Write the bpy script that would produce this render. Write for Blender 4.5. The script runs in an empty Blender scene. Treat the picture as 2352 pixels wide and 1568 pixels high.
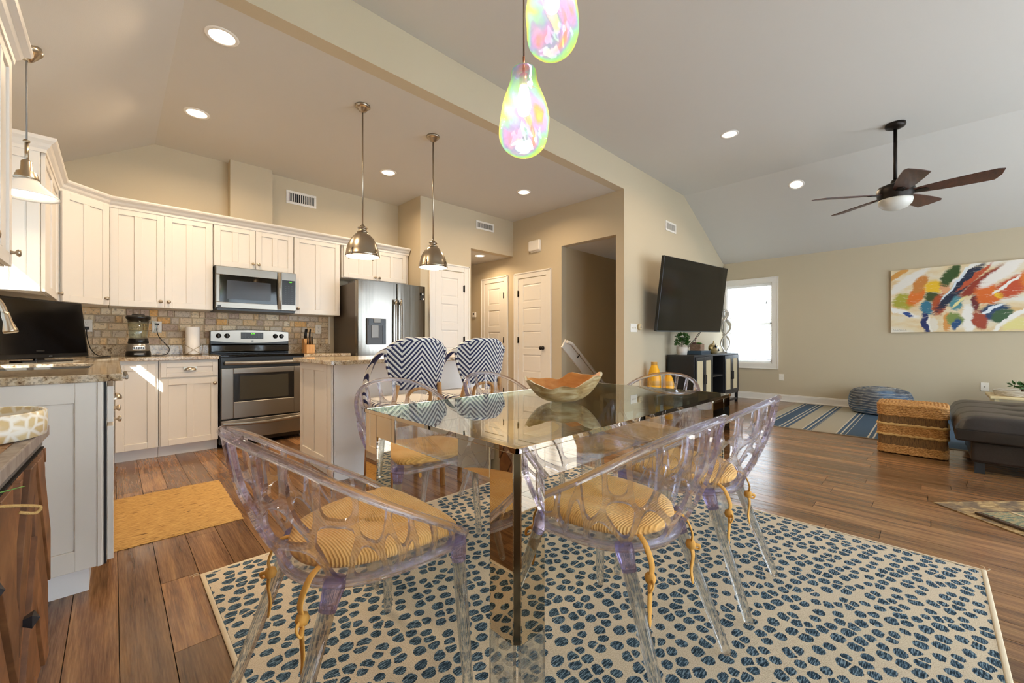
import bpy, bmesh, math, random
from mathutils import Vector, Matrix, noise as mnoise
random.seed(7)
S = bpy.context.scene
C = S.collection
PI = math.pi
# ---------------------------------------------------------------- camera
CAMH = 1.056
YAW = 0.79794
cam_d = bpy.data.cameras.new('camera'); cam_d.sensor_width = 36; cam_d.lens = 36*938.4/2352
cam_d.clip_start = 0.02; cam_d.clip_end = 200
cam = bpy.data.objects.new('camera', cam_d); C.objects.link(cam)
cam.location = (0, 0, CAMH); cam.rotation_euler = (PI/2, 0, YAW-PI/2)
S.camera = cam
# ---------------------------------------------------------------- sky, sun, exposure
W = bpy.data.worlds.new('world'); S.world = W; W.use_nodes = True
bg = W.node_tree.nodes['Background']; bg.inputs[0].default_value = (0.80, 0.90, 1.0, 1); bg.inputs[1].default_value = 8.6
sun_d = bpy.data.lights.new('sun', 'SUN'); sun_d.energy = 110; sun_d.angle = 0.009; sun_d.color = (1, .95, .86)
sun = bpy.data.objects.new('sun', sun_d); C.objects.link(sun); sun.location = (-6, -12, 8)
sun.rotation_euler = Vector((1, 1.85, -1.12)).to_track_quat('-Z', 'Y').to_euler()
S.view_settings.view_transform = 'Standard'; S.view_settings.look = 'None'
S.view_settings.exposure = 0.15; S.view_settings.gamma = 1; S.view_settings.use_curve_mapping = False
S.cycles.max_bounces = 16; S.cycles.diffuse_bounces = 5; S.cycles.glossy_bounces = 8
S.cycles.transmission_bounces = 14; S.cycles.transparent_max_bounces = 24
S.cycles.use_denoising = True; S.cycles.sample_clamp_indirect = 6.0; S.cycles.blur_glossy = 0.05
S.cycles.caustics_reflective = True; S.cycles.caustics_refractive = True
def portal(loc, rot, sx, sy):
    d = bpy.data.lights.new('portal', 'AREA'); d.shape = 'RECTANGLE'; d.size = sx; d.size_y = sy; d.cycles.is_portal = True
    o = bpy.data.objects.new('window_portal', d); C.objects.link(o); o.location = loc; o.rotation_euler = rot
# room numbers
XL, XF = -0.645, 8.45          # sink wall, far wall
YB, YT, YA = -3.2, 2.8, 5.48   # back wall, television wall, range wall
ZK, ZL = 3.05, 3.42            # kitchen and living ceilings
portal((XL-.02, 3.37, 1.6), (0, -PI/2, 0), 1.1, 1.05)
portal((XF+.06, 2.37, 1.39), (0, PI/2, 0), 1.5, .8)
portal((4.0, YB-.03, 1.3), (-PI/2, 0, 0), 7.2, 2.5)

# ---------------------------------------------------------------- mesh building
class MB:
    def __init__(s): s.v = []; s.f = []; s.sm = []
    def add(s, vs, fs, sm=False):
        o = len(s.v); s.v += [tuple(p) for p in vs]
        for f in fs: s.f.append([i+o for i in f]); s.sm.append(sm)
        return s
    def box(s, x0, x1, y0, y1, z0, z1):
        if x0 > x1: x0, x1 = x1, x0
        if y0 > y1: y0, y1 = y1, y0
        if z0 > z1: z0, z1 = z1, z0
        return s.add([(x0,y0,z0),(x1,y0,z0),(x1,y1,z0),(x0,y1,z0),(x0,y0,z1),(x1,y0,z1),(x1,y1,z1),(x0,y1,z1)],
                     [(0,3,2,1),(4,5,6,7),(0,1,5,4),(1,2,6,5),(2,3,7,6),(3,0,4,7)])
    def obox(s, c, ax, ay, az, hx, hy, hz):
        c = Vector(c); ax, ay, az = Vector(ax).normalized()*hx, Vector(ay).normalized()*hy, Vector(az).normalized()*hz
        P = [c-ax-ay-az, c+ax-ay-az, c+ax+ay-az, c-ax+ay-az, c-ax-ay+az, c+ax-ay+az, c+ax+ay+az, c-ax+ay+az]
        return s.add(P, [(0,3,2,1),(4,5,6,7),(0,1,5,4),(1,2,6,5),(2,3,7,6),(3,0,4,7)])
    def prism(s, poly, z0, z1):
        n = len(poly)
        return s.add([(p[0],p[1],z0) for p in poly]+[(p[0],p[1],z1) for p in poly],
                     [tuple(range(n-1,-1,-1)), tuple(range(n,2*n))]+[(i,(i+1)%n,n+(i+1)%n,n+i) for i in range(n)])
    def prism_y(s, poly, y0, y1):      # polygon in (x, z)
        n = len(poly)
        return s.add([(p[0],y0,p[1]) for p in poly]+[(p[0],y1,p[1]) for p in poly],
                     [tuple(range(n)), tuple(range(2*n-1,n-1,-1))]+[(i,n+i,n+(i+1)%n,(i+1)%n) for i in range(n)])
    def prism_x(s, poly, x0, x1):      # polygon in (y, z)
        n = len(poly)
        return s.add([(x0,p[0],p[1]) for p in poly]+[(x1,p[0],p[1]) for p in poly],
                     [tuple(range(n-1,-1,-1)), tuple(range(n,2*n))]+[(i,(i+1)%n,n+(i+1)%n,n+i) for i in range(n)])
    def tube(s, pts, r, n=8, cap=True, sm=True, closed=False, flat=None):
        pts = [Vector(p) for p in pts]; m = len(pts)
        R = r if hasattr(r, '__len__') else [r]*m
        up = None; V = []
        for i in range(m):
            if closed: t = pts[(i+1)%m]-pts[(i-1)%m]
            else: t = pts[min(i+1,m-1)]-pts[max(i-1,0)]
            if t.length < 1e-9: t = Vector((0,0,1))
            t.normalize()
            if up is None:
                up = Vector((0,0,1)) if abs(t.z) < .9 else Vector((1,0,0))
                if flat is not None: up = Vector(flat[0])
            a = up - t*up.dot(t)
            if a.length < 1e-6: a = t.orthogonal()
            a.normalize(); b = t.cross(a); up = a
            ka, kb = (1, 1) if flat is None else (flat[1], flat[2])
            for k in range(n):
                th = 2*PI*k/n
                V.append(pts[i]+(a*(math.cos(th)*ka)+b*(math.sin(th)*kb))*R[i])
        F = []
        for i in range(m if closed else m-1):
            j = (i+1) % m
            for k in range(n): F.append((i*n+k, i*n+(k+1)%n, j*n+(k+1)%n, j*n+k))
        s.add(V, F, sm)
        if cap and not closed:
            o = len(s.v)-m*n
            s.f.append([o+k for k in range(n-1,-1,-1)]); s.sm.append(False)
            s.f.append([o+(m-1)*n+k for k in range(n)]); s.sm.append(False)
        return s
    def cyl(s, p0, p1, r0, r1=None, n=16, cap=True, sm=True):
        return s.tube([p0, p1], [r0, r0 if r1 is None else r1], n, cap, sm)
    def lathe(s, prof, c=(0,0,0), n=24, sm=True, axis='z', close=False):
        V = []; F = []; m = len(prof)
        for r, z in prof:
            for k in range(n):
                a = 2*PI*k/n; x, y = r*math.cos(a), r*math.sin(a)
                p = {'z': (x,y,z), 'x': (z,x,y), 'y': (y,z,x)}[axis]
                V.append((c[0]+p[0], c[1]+p[1], c[2]+p[2]))
        for i in range(m-1):
            for k in range(n): F.append((i*n+k, i*n+(k+1)%n, (i+1)*n+(k+1)%n, (i+1)*n+k))
        s.add(V, F, sm); o = len(s.v)-m*n
        if prof[0][0] > 1e-5 and not close: s.f.append([o+k for k in range(n-1,-1,-1)]); s.sm.append(False)
        if prof[-1][0] > 1e-5 and not close: s.f.append([o+(m-1)*n+k for k in range(n)]); s.sm.append(False)
        return s
    def xf(s, M, start=0):
        for i in range(start, len(s.v)): s.v[i] = tuple(M @ Vector(s.v[i]))
        return s
    def mesh(s, name, off=None):
        me = bpy.data.meshes.new(name)
        vs = s.v if off is None else [(p[0]-off[0], p[1]-off[1], p[2]-off[2]) for p in s.v]
        me.from_pydata(vs, [], s.f); me.polygons.foreach_set('use_smooth', s.sm); me.update()
        return me
def wloc(o):
    v = Vector((0,0,0))
    while o is not None: v += o.location; o = o.parent
    return v
def obj(name, mb, m, parent=None, local=False, bev=0, seg=2, weld=False, solid=0, sub=0):
    off = None
    if parent is not None and not local: off = wloc(parent)
    me = mb.mesh(name, off) if isinstance(mb, MB) else mb
    if weld or True:
        b = bmesh.new(); b.from_mesh(me)
        if weld: bmesh.ops.remove_doubles(b, verts=b.verts, dist=1e-5)
        bmesh.ops.recalc_face_normals(b, faces=b.faces); b.to_mesh(me); b.free()
    me.materials.append(m)
    o = bpy.data.objects.new(name, me); C.objects.link(o); o.parent = parent
    if solid:
        md = o.modifiers.new('s', 'SOLIDIFY'); md.thickness = solid; md.offset = 0
    if sub:
        md = o.modifiers.new('d', 'SUBSURF'); md.levels = sub; md.render_levels = sub
    if bev:
        md = o.modifiers.new('b', 'BEVEL'); md.width = bev; md.segments = seg; md.limit_method = 'ANGLE'; md.angle_limit = .7
        md.harden_normals = False
    return o
def tag(o, label, cat, group=None):
    o['label'] = label; o['category'] = cat
    if group: o['group'] = group
    return o
def thing(name, label, cat, loc=(0,0,0), rz=0, group=None):
    o = bpy.data.objects.new(name, None); C.objects.link(o); o.location = loc; o.rotation_euler = (0,0,rz)
    o.empty_display_size = .1
    return tag(o, label, cat, group)
def struct(name, mb, m, parent=None, bev=0):
    o = obj(name, mb, m, parent, bev=bev)
    if parent is None: o['kind'] = 'structure'
    return o
def srot(name, loc=(0,0,0)):
    o = bpy.data.objects.new(name, None); C.objects.link(o); o.location = loc; o['kind'] = 'structure'; return o
def copy_tree(o, parent=None):
    c = o.copy(); C.objects.link(c); c.parent = parent
    for ch in list(o.children): copy_tree(ch, c)
    return c
def smooth_path(P, n=6, closed=False):
    P = [Vector(p) for p in P]; out = []; m = len(P)
    for i in range(m if closed else m-1):
        p0, p1, p2, p3 = (P[(i-1)%m], P[i], P[(i+1)%m], P[(i+2)%m]) if closed else (P[max(i-1,0)], P[i], P[i+1], P[min(i+2,m-1)])
        for k in range(n):
            t = k/n; out.append(.5*((2*p1)+(p2-p0)*t+(2*p0-5*p1+4*p2-p3)*t*t+(3*p1-p0-3*p2+p3)*t**3))
    if not closed: out.append(P[-1])
    return out

# ---------------------------------------------------------------- materials
def lin(h):
    h = h.lstrip('#'); out = []
    for i in (0,2,4):
        v = int(h[i:i+2],16)/255; out.append(v/12.92 if v <= .04045 else ((v+.055)/1.055)**2.4)
    return tuple(out)+(1,)
MATS = {}
class NT:
    def __init__(s, name):
        s.m = bpy.data.materials.new(name); s.m.use_nodes = True; s.t = s.m.node_tree; s.N = s.t.nodes; s.L = s.t.links
        s.b = s.N['Principled BSDF']; s.out = s.N['Material Output']; MATS[name] = s.m
    def n(s, typ, **kw):
        x = s.N.new(typ)
        for k, v in kw.items():
            if k.startswith('i_'):
                key = k[2:]; key = int(key) if key.isdigit() else key
                s.set(x, key, v)
            else: setattr(x, k, v)
        return x
    def set(s, x, key, v):
        i = x.inputs[key]
        if hasattr(v, 'is_output'): s.L.new(v, i)
        else: i.default_value = v
    def P(s, **kw):
        for k, v in kw.items(): s.set(s.b, k.replace('_', ' '), v)
        return s
    def coord(s, kind='Object'):
        if kind == 'Position': return s.n('ShaderNodeNewGeometry').outputs['Position']
        return s.n('ShaderNodeTexCoord').outputs[kind]
    def mapping(s, vec, scale=(1,1,1), rot=(0,0,0), loc=(0,0,0)):
        x = s.n('ShaderNodeMapping'); s.L.new(vec, x.inputs[0]); x.inputs['Scale'].default_value = scale; x.inputs['Rotation'].default_value = rot; x.inputs['Location'].default_value = loc
        return x.outputs[0]
    def noise(s, vec, scale=5, detail=3, rough=.5, out=0, dist=0):
        x = s.n('ShaderNodeTexNoise'); s.L.new(vec, x.inputs['Vector']); x.inputs['Scale'].default_value = scale
        x.inputs['Detail'].default_value = detail; x.inputs['Roughness'].default_value = rough; x.inputs['Distortion'].default_value = dist
        return x.outputs[out]
    def voro(s, vec, scale=5, feature='F1', out='Distance', rand=1, dims='3D'):
        x = s.n('ShaderNodeTexVoronoi'); x.feature = feature; x.voronoi_dimensions = dims; s.L.new(vec, x.inputs['Vector']); x.inputs['Scale'].default_value = scale
        x.inputs['Randomness'].default_value = rand
        return x.outputs[out]
    def ramp(s, fac, stops, interp='LINEAR'):
        x = s.n('ShaderNodeValToRGB'); x.color_ramp.interpolation = interp; e = x.color_ramp.elements
        while len(e) < len(stops): e.new(.5)
        for i, (p, c) in enumerate(stops): e[i].position = p; e[i].color = lin(c) if isinstance(c, str) else (c if len(c) == 4 else tuple(c)+(1,))
        s.L.new(fac, x.inputs[0]); return x.outputs[0]
    def math(s, op, a, b=0.0, c=0.0):
        x = s.n('ShaderNodeMath', operation=op)
        for i, v in enumerate((a, b, c)): s.set(x, i, v)
        return x.outputs[0]
    def mix(s, fac, a, b, mode='MIX'):
        x = s.n('ShaderNodeMix', data_type='RGBA', blend_type=mode); s.set(x, 0, fac)
        for i, v in ((6, a), (7, b)): s.set(x, i, lin(v) if isinstance(v, str) else v)
        return x.outputs[2]
    def sep(s, vec):
        x = s.n('ShaderNodeSeparateXYZ'); s.L.new(vec, x.inputs[0]); return x.outputs
    def comb(s, a, b, c):
        x = s.n('ShaderNodeCombineXYZ')
        for i, v in enumerate((a,b,c)): s.set(x, i, v)
        return x.outputs[0]
    def bump(s, h, strength=.3, dist=.01):
        x = s.n('ShaderNodeBump'); x.inputs['Strength'].default_value = strength; x.inputs['Distance'].default_value = dist
        s.L.new(h, x.inputs['Height']); s.L.new(x.outputs[0], s.b.inputs['Normal'])
    def rand(s): return s.n('ShaderNodeObjectInfo').outputs['Random']
def M(name, col, rough=.5, metal=0, spec=.5, bump=None, coat=0, emis=None, var=0):
    t = NT(name); c = lin(col) if isinstance(col, str) else col
    t.P(Base_Color=c, Roughness=rough, Metallic=metal); t.b.inputs['Specular IOR Level'].default_value = spec
    if coat: t.b.inputs['Coat Weight'].default_value = coat
    if emis: t.b.inputs['Emission Color'].default_value = lin(emis[0]); t.b.inputs['Emission Strength'].default_value = emis[1]
    if var:
        f = t.noise(t.coord('Position'), 3, 3); x = t.mix(t.math('MULTIPLY', f, var), c, tuple(v*.6 for v in c[:3])+(1,)); t.L.new(x, t.b.inputs['Base Color'])
    if bump: t.bump(t.noise(t.coord('Position'), bump[0], 3), bump[1], bump[2] if len(bump) > 2 else .004)
    return t.m
paint = M('wall_paint', '#c6b89d', .75, spec=.3, bump=(180, .25, .002))
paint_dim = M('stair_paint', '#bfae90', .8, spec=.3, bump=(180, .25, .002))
ceil_m = M('ceiling_paint', '#cecac2', .85, spec=.2, bump=(220, .2, .002))
white = M('white_trim', '#ece7de', .35)
cabm = M('cabinet_white', '#e0dad0', .32)
toe_m = M('toe_kick_white', '#e2e0de', .5)
black = M('black_plastic', '#0c0c0d', .3)
blackm = M('black_matte', '#121214', .6)
dgrey = M('dark_grey', '#3a3c40', .4)
bronze = M('oil_bronze', '#2a2420', .4, .7)
nickel = M('brushed_nickel', '#b3a795', .28, 1)
chrome = M('chrome', '#d8d4cc', .04, 1)
steel_t = NT('stainless_steel')
_p = steel_t.coord('Object'); _g = steel_t.noise(steel_t.mapping(_p, (400, 400, 3)), 1, 2)
_w = steel_t.noise(steel_t.mapping(_p, (7, 7, .6)), 1, 2); steel_t.bump(_w, .25, .02)
steel_t.P(Base_Color=lin('#8f8a82'), Metallic=1, Roughness=steel_t.math('MULTIPLY_ADD', _g, .1, .17)); steel = steel_t.m
steelh_t = NT('stainless_horizontal')
_p = steelh_t.coord('Object'); _g = steelh_t.noise(steelh_t.mapping(_p, (3, 400, 400)), 1, 2)
steelh_t.P(Base_Color=lin('#958f86'), Metallic=1, Roughness=steelh_t.math('MULTIPLY_ADD', _g, .12, .26)); steelh = steelh_t.m
bglass = M('black_glass', '#060607', .06, spec=.6)
ovglass = M('oven_glass', '#3c3a33', .12)
almond = M('plate_almond', '#efe9dc', .4)
def emit(name, col, st):
    t = NT(name); e = t.n('ShaderNodeEmission'); e.inputs[0].default_value = lin(col); e.inputs[1].default_value = st
    t.L.new(e.outputs[0], t.out.inputs[0]); return t.m
lamp_e = emit('lamp_glow', '#ffe9cc', 5)
green_e = emit('display_green', '#7dff3a', 1.6)
# granite
g = NT('granite'); p = g.coord('Position')
n1 = g.noise(p, 26, 6, .62, dist=.6); n2 = g.noise(p, 95, 3, .6); n3 = g.noise(p, 7, 4, .6, dist=1.2)
c1 = g.ramp(n1, [(.30, '#3a322e'), (.39, '#7c6248'), (.46, '#c4b498'), (.58, '#d9cfbd'), (.72, '#a89a84')])
c2 = g.ramp(n2, [(.36, '#262223'), (.45, '#8d7a61'), (.52, '#d2c7b3'), (.7, '#cbbda2')])
cc = g.mix(.5, c1, c2); cc = g.mix(g.ramp(n3, [(.45, (0,0,0,1)), (.66, (.7,.7,.7,1))]), cc, '#c9ac80', 'MULTIPLY')
g.P(Base_Color=cc, Roughness=.07); granite = g.m
# travertine tile
g = NT('travertine'); p = g.coord('Position'); r = g.rand()
base = g.ramp(r, [(0, '#dcc39f'), (.13, '#d0b998'), (.26, '#e4cfa9'), (.4, '#c5b093'), (.52, '#e0be8a'), (.63, '#c6b7a2'), (.74, '#e8d7b6'), (.85, '#b59c86'), (.93, '#dfa958')], 'CONSTANT')
n = g.noise(p, 45, 5, .65, dist=.5); n2 = g.noise(p, 130, 3)
cc = g.mix(g.ramp(n, [(.36, (.8,.8,.8,1)), (.47, (0,0,0,1))]), base, '#86755f'); cc = g.mix(g.ramp(n, [(.55, (0,0,0,1)), (.7, (.8,.8,.8,1))]), cc, '#d9ccb2')
cc = g.mix(g.ramp(n2, [(.62, (0,0,0,1)), (.7, (.6,.6,.6,1))]), cc, '#5b5045')
g.P(Base_Color=cc, Roughness=.5); g.bump(n, .4, .004); trav = g.m
grout = M('grout', '#b9a88c', .9)
# floor planks
g = NT('floor_wood'); p = g.coord('Position'); r = g.rand()
vec = g.n('ShaderNodeVectorMath', operation='ADD'); g.L.new(g.mapping(p, (9, .55, 1)), vec.inputs[0]); g.L.new(g.comb(g.math('MULTIPLY', r, 31), g.math('MULTIPLY', r, 17), 0), vec.inputs[1])
n = g.noise(vec.outputs[0], 2.2, 4, .6, dist=.4)
vec2 = g.mapping(p, (60, 2.2, 1)); n2 = g.noise(vec2, 3, 4, .65)
cc = g.ramp(n, [(.28, '#50321a'), (.42, '#82542a'), (.55, '#9f6c33'), (.7, '#ba8542')])
cc = g.mix(.42, cc, g.ramp(n2, [(.35, '#352214'), (.5, '#7a5229'), (.68, '#a97b43')]))
hv = g.n('ShaderNodeHueSaturation'); g.L.new(cc, hv.inputs['Color']); g.L.new(g.math('MULTIPLY_ADD', r, .55, .62), hv.inputs['Value']); hv.inputs['Saturation'].default_value = .86
g.P(Base_Color=hv.outputs[0], Roughness=g.math('MULTIPLY_ADD', n2, .14, .12)); g.b.inputs['Specular IOR Level'].default_value = .5
g.bump(g.noise(g.mapping(p, (14, 3, 1)), 2, 3), .28, .006); floorm = g.m
floor_base = M('floor_gap', '#1b120c', .9)
def wood(name, c0, c1, c2, sc=(4, 40, 40), rough=.5, coord='Object', bump=.15):
    g = NT(name); p = g.coord(coord); n = g.noise(g.mapping(p, sc), 1.0, 5, .6, dist=.7); n2 = g.noise(g.mapping(p, tuple(v*3 for v in sc)), 1.0, 3)
    cc = g.ramp(n, [(.3, c0), (.5, c1), (.7, c2)]); cc = g.mix(.25, cc, g.ramp(n2, [(.3, c0), (.7, c2)]))
    g.P(Base_Color=cc, Roughness=rough); g.bump(n2, bump, .003); return g.m
fan_wood = wood('fan_wood', '#2b1712', '#4a2920', '#5d3527', (4, 30, 30), .35)
oak = wood('block_wood', '#b98448', '#cf9a5b', '#dba968', (40, 40, 5), .5)
rattan = wood('rattan', '#8f5f30', '#b3814a', '#c89a60', (25, 25, 6), .45)
barn = wood('reclaimed_wood', '#4a2e1c', '#7a4c2c', '#9a6a42', (9, 9, 9), .5)
_t = barn.node_tree; _b = _t.nodes['Principled BSDF']; _src = _b.inputs['Base Color'].links[0].from_socket
_h = _t.nodes.new('ShaderNodeHueSaturation'); _oi = _t.nodes.new('ShaderNodeObjectInfo'); _m = _t.nodes.new('ShaderNodeMath'); _m.operation = 'MULTIPLY_ADD'; _m.inputs[1].default_value = .6; _m.inputs[2].default_value = .7
_t.links.new(_oi.outputs['Random'], _m.inputs[0]); _t.links.new(_m.outputs[0], _h.inputs['Value']); _t.links.new(_src, _h.inputs['Color']); _t.links.new(_h.outputs[0], _b.inputs['Base Color'])
barn_top = wood('weathered_top', '#6d4a31', '#a2744b', '#c19a70', (6, 30, 30), .45)
greywood = wood('weathered_grey', '#6b5c52', '#8f8176', '#a89b90', (20, 20, 6), .6)
bowlw_o = wood('bowl_bark', '#6b4a24', '#a5834e', '#dbcda6', (5, 16, 30), .3, bump=.1)
bowlw_i = wood('bowl_inside', '#b5702b', '#cf8a3f', '#dca25a', (6, 20, 20), .35, bump=.1)
# clear materials
def thin_clear(name, tint, ior=1.5, mixt=.5, rough=.0, gl=1.45):
    g = NT(name); g.N.remove(g.b)
    tr = g.n('ShaderNodeBsdfTransparent'); tr.inputs[0].default_value = lin(tint)
    rf = g.n('ShaderNodeBsdfGlass'); rf.inputs['Color'].default_value = lin(tint); rf.inputs['IOR'].default_value = gl; rf.inputs['Roughness'].default_value = rough
    mx = g.n('ShaderNodeMixShader'); mx.inputs[0].default_value = mixt
    g.L.new(tr.outputs[0], mx.inputs[1]); g.L.new(rf.outputs[0], mx.inputs[2]); g.L.new(mx.outputs[0], g.out.inputs[0]); return g.m
def sheet_glass(name, tint, f0=.06, rough=0.0):
    g = NT(name); g.N.remove(g.b)
    tr = g.n('ShaderNodeBsdfTransparent'); tr.inputs[0].default_value = lin(tint)
    gl = g.n('ShaderNodeBsdfGlossy'); gl.inputs['Roughness'].default_value = rough
    lw = g.n('ShaderNodeLayerWeight'); lw.inputs[0].default_value = .5
    f = g.math('MULTIPLY_ADD', g.math('POWER', lw.outputs['Facing'], 4.0), 1-f0, f0)
    mx = g.n('ShaderNodeMixShader'); g.L.new(f, mx.inputs[0])
    g.L.new(tr.outputs[0], mx.inputs[1]); g.L.new(gl.outputs[0], mx.inputs[2]); g.L.new(mx.outputs[0], g.out.inputs[0]); return g.m
acryl = thin_clear('clear_polycarbonate', '#fdfdff', mixt=.6)
acryl_p = thin_clear('violet_polycarbonate', '#e3dff6', mixt=.6)
acryl_rim = thin_clear('violet_edge_polycarbonate', '#f3f1fc', mixt=.62)
acryl_leg = thin_clear('clear_acrylic', '#fafbfb', mixt=.62)
table_glass = sheet_glass('table_glass', '#eaf1ea', .10)
win_glass = sheet_glass('window_glass', '#ffffff', .04)
dimming_glass = sheet_glass('daylight_dimming_glass', '#a9adb0', .05)  # grey tint added to cut the daylight through the sink window
shade_glass = sheet_glass('shaded_glass', '#f0f2f3', .05)
jar_glass = sheet_glass('jar_glass', '#f2f7f5', .08, .02)
# ================================================================ STRUCTURE
def frame_wall_y(name, y0, y1, x0, x1, z0, z1, hole, m):     # wall lying along x with one opening
    b = MB(); hx0, hx1, hz0, hz1 = hole
    b.box(x0, hx0, y0, y1, z0, z1); b.box(hx1, x1, y0, y1, z0, z1); b.box(hx0, hx1, y0, y1, hz1, z1)
    if hz0 > z0: b.box(hx0, hx1, y0, y1, z0, hz0)
    return struct(name, b, m)
def frame_wall_x(name, x0, x1, y0, y1, z0, z1, hole, m):
    b = MB(); hy0, hy1, hz0, hz1 = hole
    b.box(x0, x1, y0, hy0, z0, z1); b.box(x0, x1, hy1, y1, z0, z1); b.box(x0, x1, hy0, hy1, hz1, z1)
    if hz0 > z0: b.box(x0, x1, hy0, hy1, z0, hz0)
    return struct(name, b, m)
ZFW = 2.545
SLK = (ZK-2.485)/(.297-XL)
frame_wall_x('wall_sink', XL-.14, XL, YB-.14, YA+.14, 0, 2.56, (2.815, 3.9, 1.09, 2.12), paint)
struct('wall_range', MB().prism_y([(XL-.14, 0), (3.0, 0), (3.0, ZK+.02), (.297, ZK+.02), (XL-.14, ZK-SLK*(.297-XL+.14))], YA, YA+.14), paint)
struct('wall_chase', MB().box(.915, 1.325, 5.36, YA, 2.2, ZK), paint)
frame_wall_y('wall_back', YB-.14, YB, XL-.14, XF+.14, 0, ZL+.05, (.4, 7.6, .06, 2.55), paint)
frame_wall_x('wall_far', XF, XF+.14, YB-.14, YT+.12, 0, ZFW+.12, (1.985, 2.746, .655, 2.12), paint)
struct('wall_pantry', MB().box(3.0, 3.88, 4.87, 5.0, 0, ZK+.02).box(3.88, 4.777, 4.87, 5.0, 2.47, ZK+.02).box(3.0, 3.12, 5.0, YA+.14, 0, ZK+.02), paint)
struct('wall_hall', MB().box(3.78, 3.88, 5.0, 6.9, 0, 2.5).box(3.78, 4.9, 6.9, 7.0, 0, 2.5), paint)
struct('wall_door', MB().box(4.777, 4.897, 3.843, 7.0, 0, ZK+.02).box(4.777, 4.897, YT+.12, 3.843, 2.476, ZK+.02), paint)
struct('wall_television', MB().prism_y([(4.777, 0), (XF+.02, 0), (XF+.02, ZFW), (6.63, ZL), (4.777, ZL)], YT, YT+.12)
       .prism_y([(XL-.1, 2.5), (.297, ZK), (4.777, ZK), (4.777, ZL), (XL-.1, ZL)], YT, YT+.12), paint)
struct('wall_stairwell', MB().box(4.897, 8.4, 3.843, 3.96, -2.6, 2.5).box(8.4, 8.5, 2.8, 3.96, -2.6, 2.5).box(4.897, 8.4, 2.915, 2.93, -2.6, 0), paint_dim)
struct('ceiling_stairwell', MB().box(4.89, 8.5, 2.92, 3.96, 2.476, 2.53), ceil_m)
struct('ceiling_hall', MB().box(3.8, 4.8, 4.99, 7.0, 2.47, 2.53), ceil_m)
struct('ceiling_kitchen', MB().prism_y([(.297, ZK), (4.9, ZK), (4.9, ZK+.06), (.28, ZK+.06), (XL-.14, ZK-SLK*(.297-XL+.14)+.06), (XL-.14, ZK-SLK*(.297-XL+.14))], YT+.12, YA+.14), ceil_m)
struct('ceiling_living', MB().prism_y([(.9, ZL-.001), (6.63, ZL-.001), (XF+.14, ZFW-.48*.14), (XF+.14, ZFW+.06), (6.63, ZL+.06), (.9, ZL+.06), (XL-.14, 2.6), (XL-.14, 2.53)], YB-.14, YT+.12), ceil_m)
# stairs going down behind the opening
stp = MB()
for k in range(9): stp.box(5.05+.27*k, 5.05+.27*(k+1), 2.935, 3.84, -2.6, -.19*(k+1))
stp.box(4.78, 5.05, 2.925, 3.84, -.25, -.001); struct('floor_stairs', stp, M('stair_tread', '#6d4a2d', .4))
# ---- baseboards
bb = MB()
def base_run_x(b, x0, x1, y, s):   # s=-1: board stands in front (towards -y)
    b.box(x0, x1, y, y+s*.016, 0, .105); b.box(x0, x1, y, y+s*.011, .105, .125); b.box(x0, x1, y+s*.016, y+s*.028, 0, .018)
def base_run_y(b, y0, y1, x, s):
    b.box(x, x+s*.016, y0, y1, 0, .105); b.box(x, x+s*.011, y0, y1, .105, .125); b.box(x+s*.016, x+s*.028, y0, y1, 0, .018)
b = MB(); base_run_y(b, YB, YT, XF, -1); struct('baseboard_far', b, white, bev=.003)
b = MB(); base_run_x(b, 4.75, XF, YT, -1); struct('baseboard_television', b, white, bev=.003)
b = MB(); base_run_y(b, YT, 2.92, 4.777, -1); base_run_y(b, 3.843, 4.04, 4.777, -1); base_run_y(b, 4.83, 4.99, 4.777, -1); base_run_y(b, 5.68, 6.9, 4.777, -1); struct('baseboard_door', b, white, bev=.003)
b = MB(); base_run_x(b, 3.0, 3.13, 4.87, -1); base_run_x(b, 3.83, 3.88, 4.87, -1); struct('baseboard_pantry', b, white, bev=.003)

# ---- floor: planks run along y
fl = struct('floor', MB().box(XL-.1, 4.78, YB-.1, YA+.1, -.06, -.009).box(4.78, XF+.1, YB-.1, YT+.1, -.06, -.009).box(3.8, 4.78, YA+.1, 7.0, -.06, -.009), floor_base)
FX, FY = math.cos(YAW), math.sin(YAW)
def depth(x, y): return x*FX+y*FY
def pix(x, y, z):
    d = depth(x, y)
    if d < .05: return None
    return 1176+938.4*(x*FY-y*FX)/d, 784-938.4*(z-CAMH)/d
unit_plank = MB().box(-.5, .5, -.5, .5, -1, 0).mesh('plank')
unit_plank.materials.append(floorm)
PW = .133; planks = []; rp = random.Random(11)
for k in range(-5, 64):
    x0 = .014+PW*k; x1 = x0+PW
    if x1 < XL or x0 > XF: continue
    y = YB-rp.random()*1.2; yend = YT if x0 > 4.75 else (7.0 if x0 > 3.8 else YA)
    while y < yend:
        L = rp.choice((.55, .9, 1.2, 1.5, 1.8)); y1 = min(y+L, yend); ya = max(y, YB)
        if y1-ya > .03: planks.append((max(x0, XL), min(x1, XF), ya, y1))
        y = y1 if y1 < yend else yend+1
def plank_vis(p):
    best = -1
    for i in (.1, .35, .65, .9):
        yy = p[2]+(p[3]-p[2])*i; q = pix((p[0]+p[1])/2, yy, 0)
        if q and -60 < q[0] < 2420 and 790 < q[1] < 1640: best = max(best, 1/depth((p[0]+p[1])/2, yy))
    return best
planks.sort(key=plank_vis, reverse=True)
rest = MB()
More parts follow.
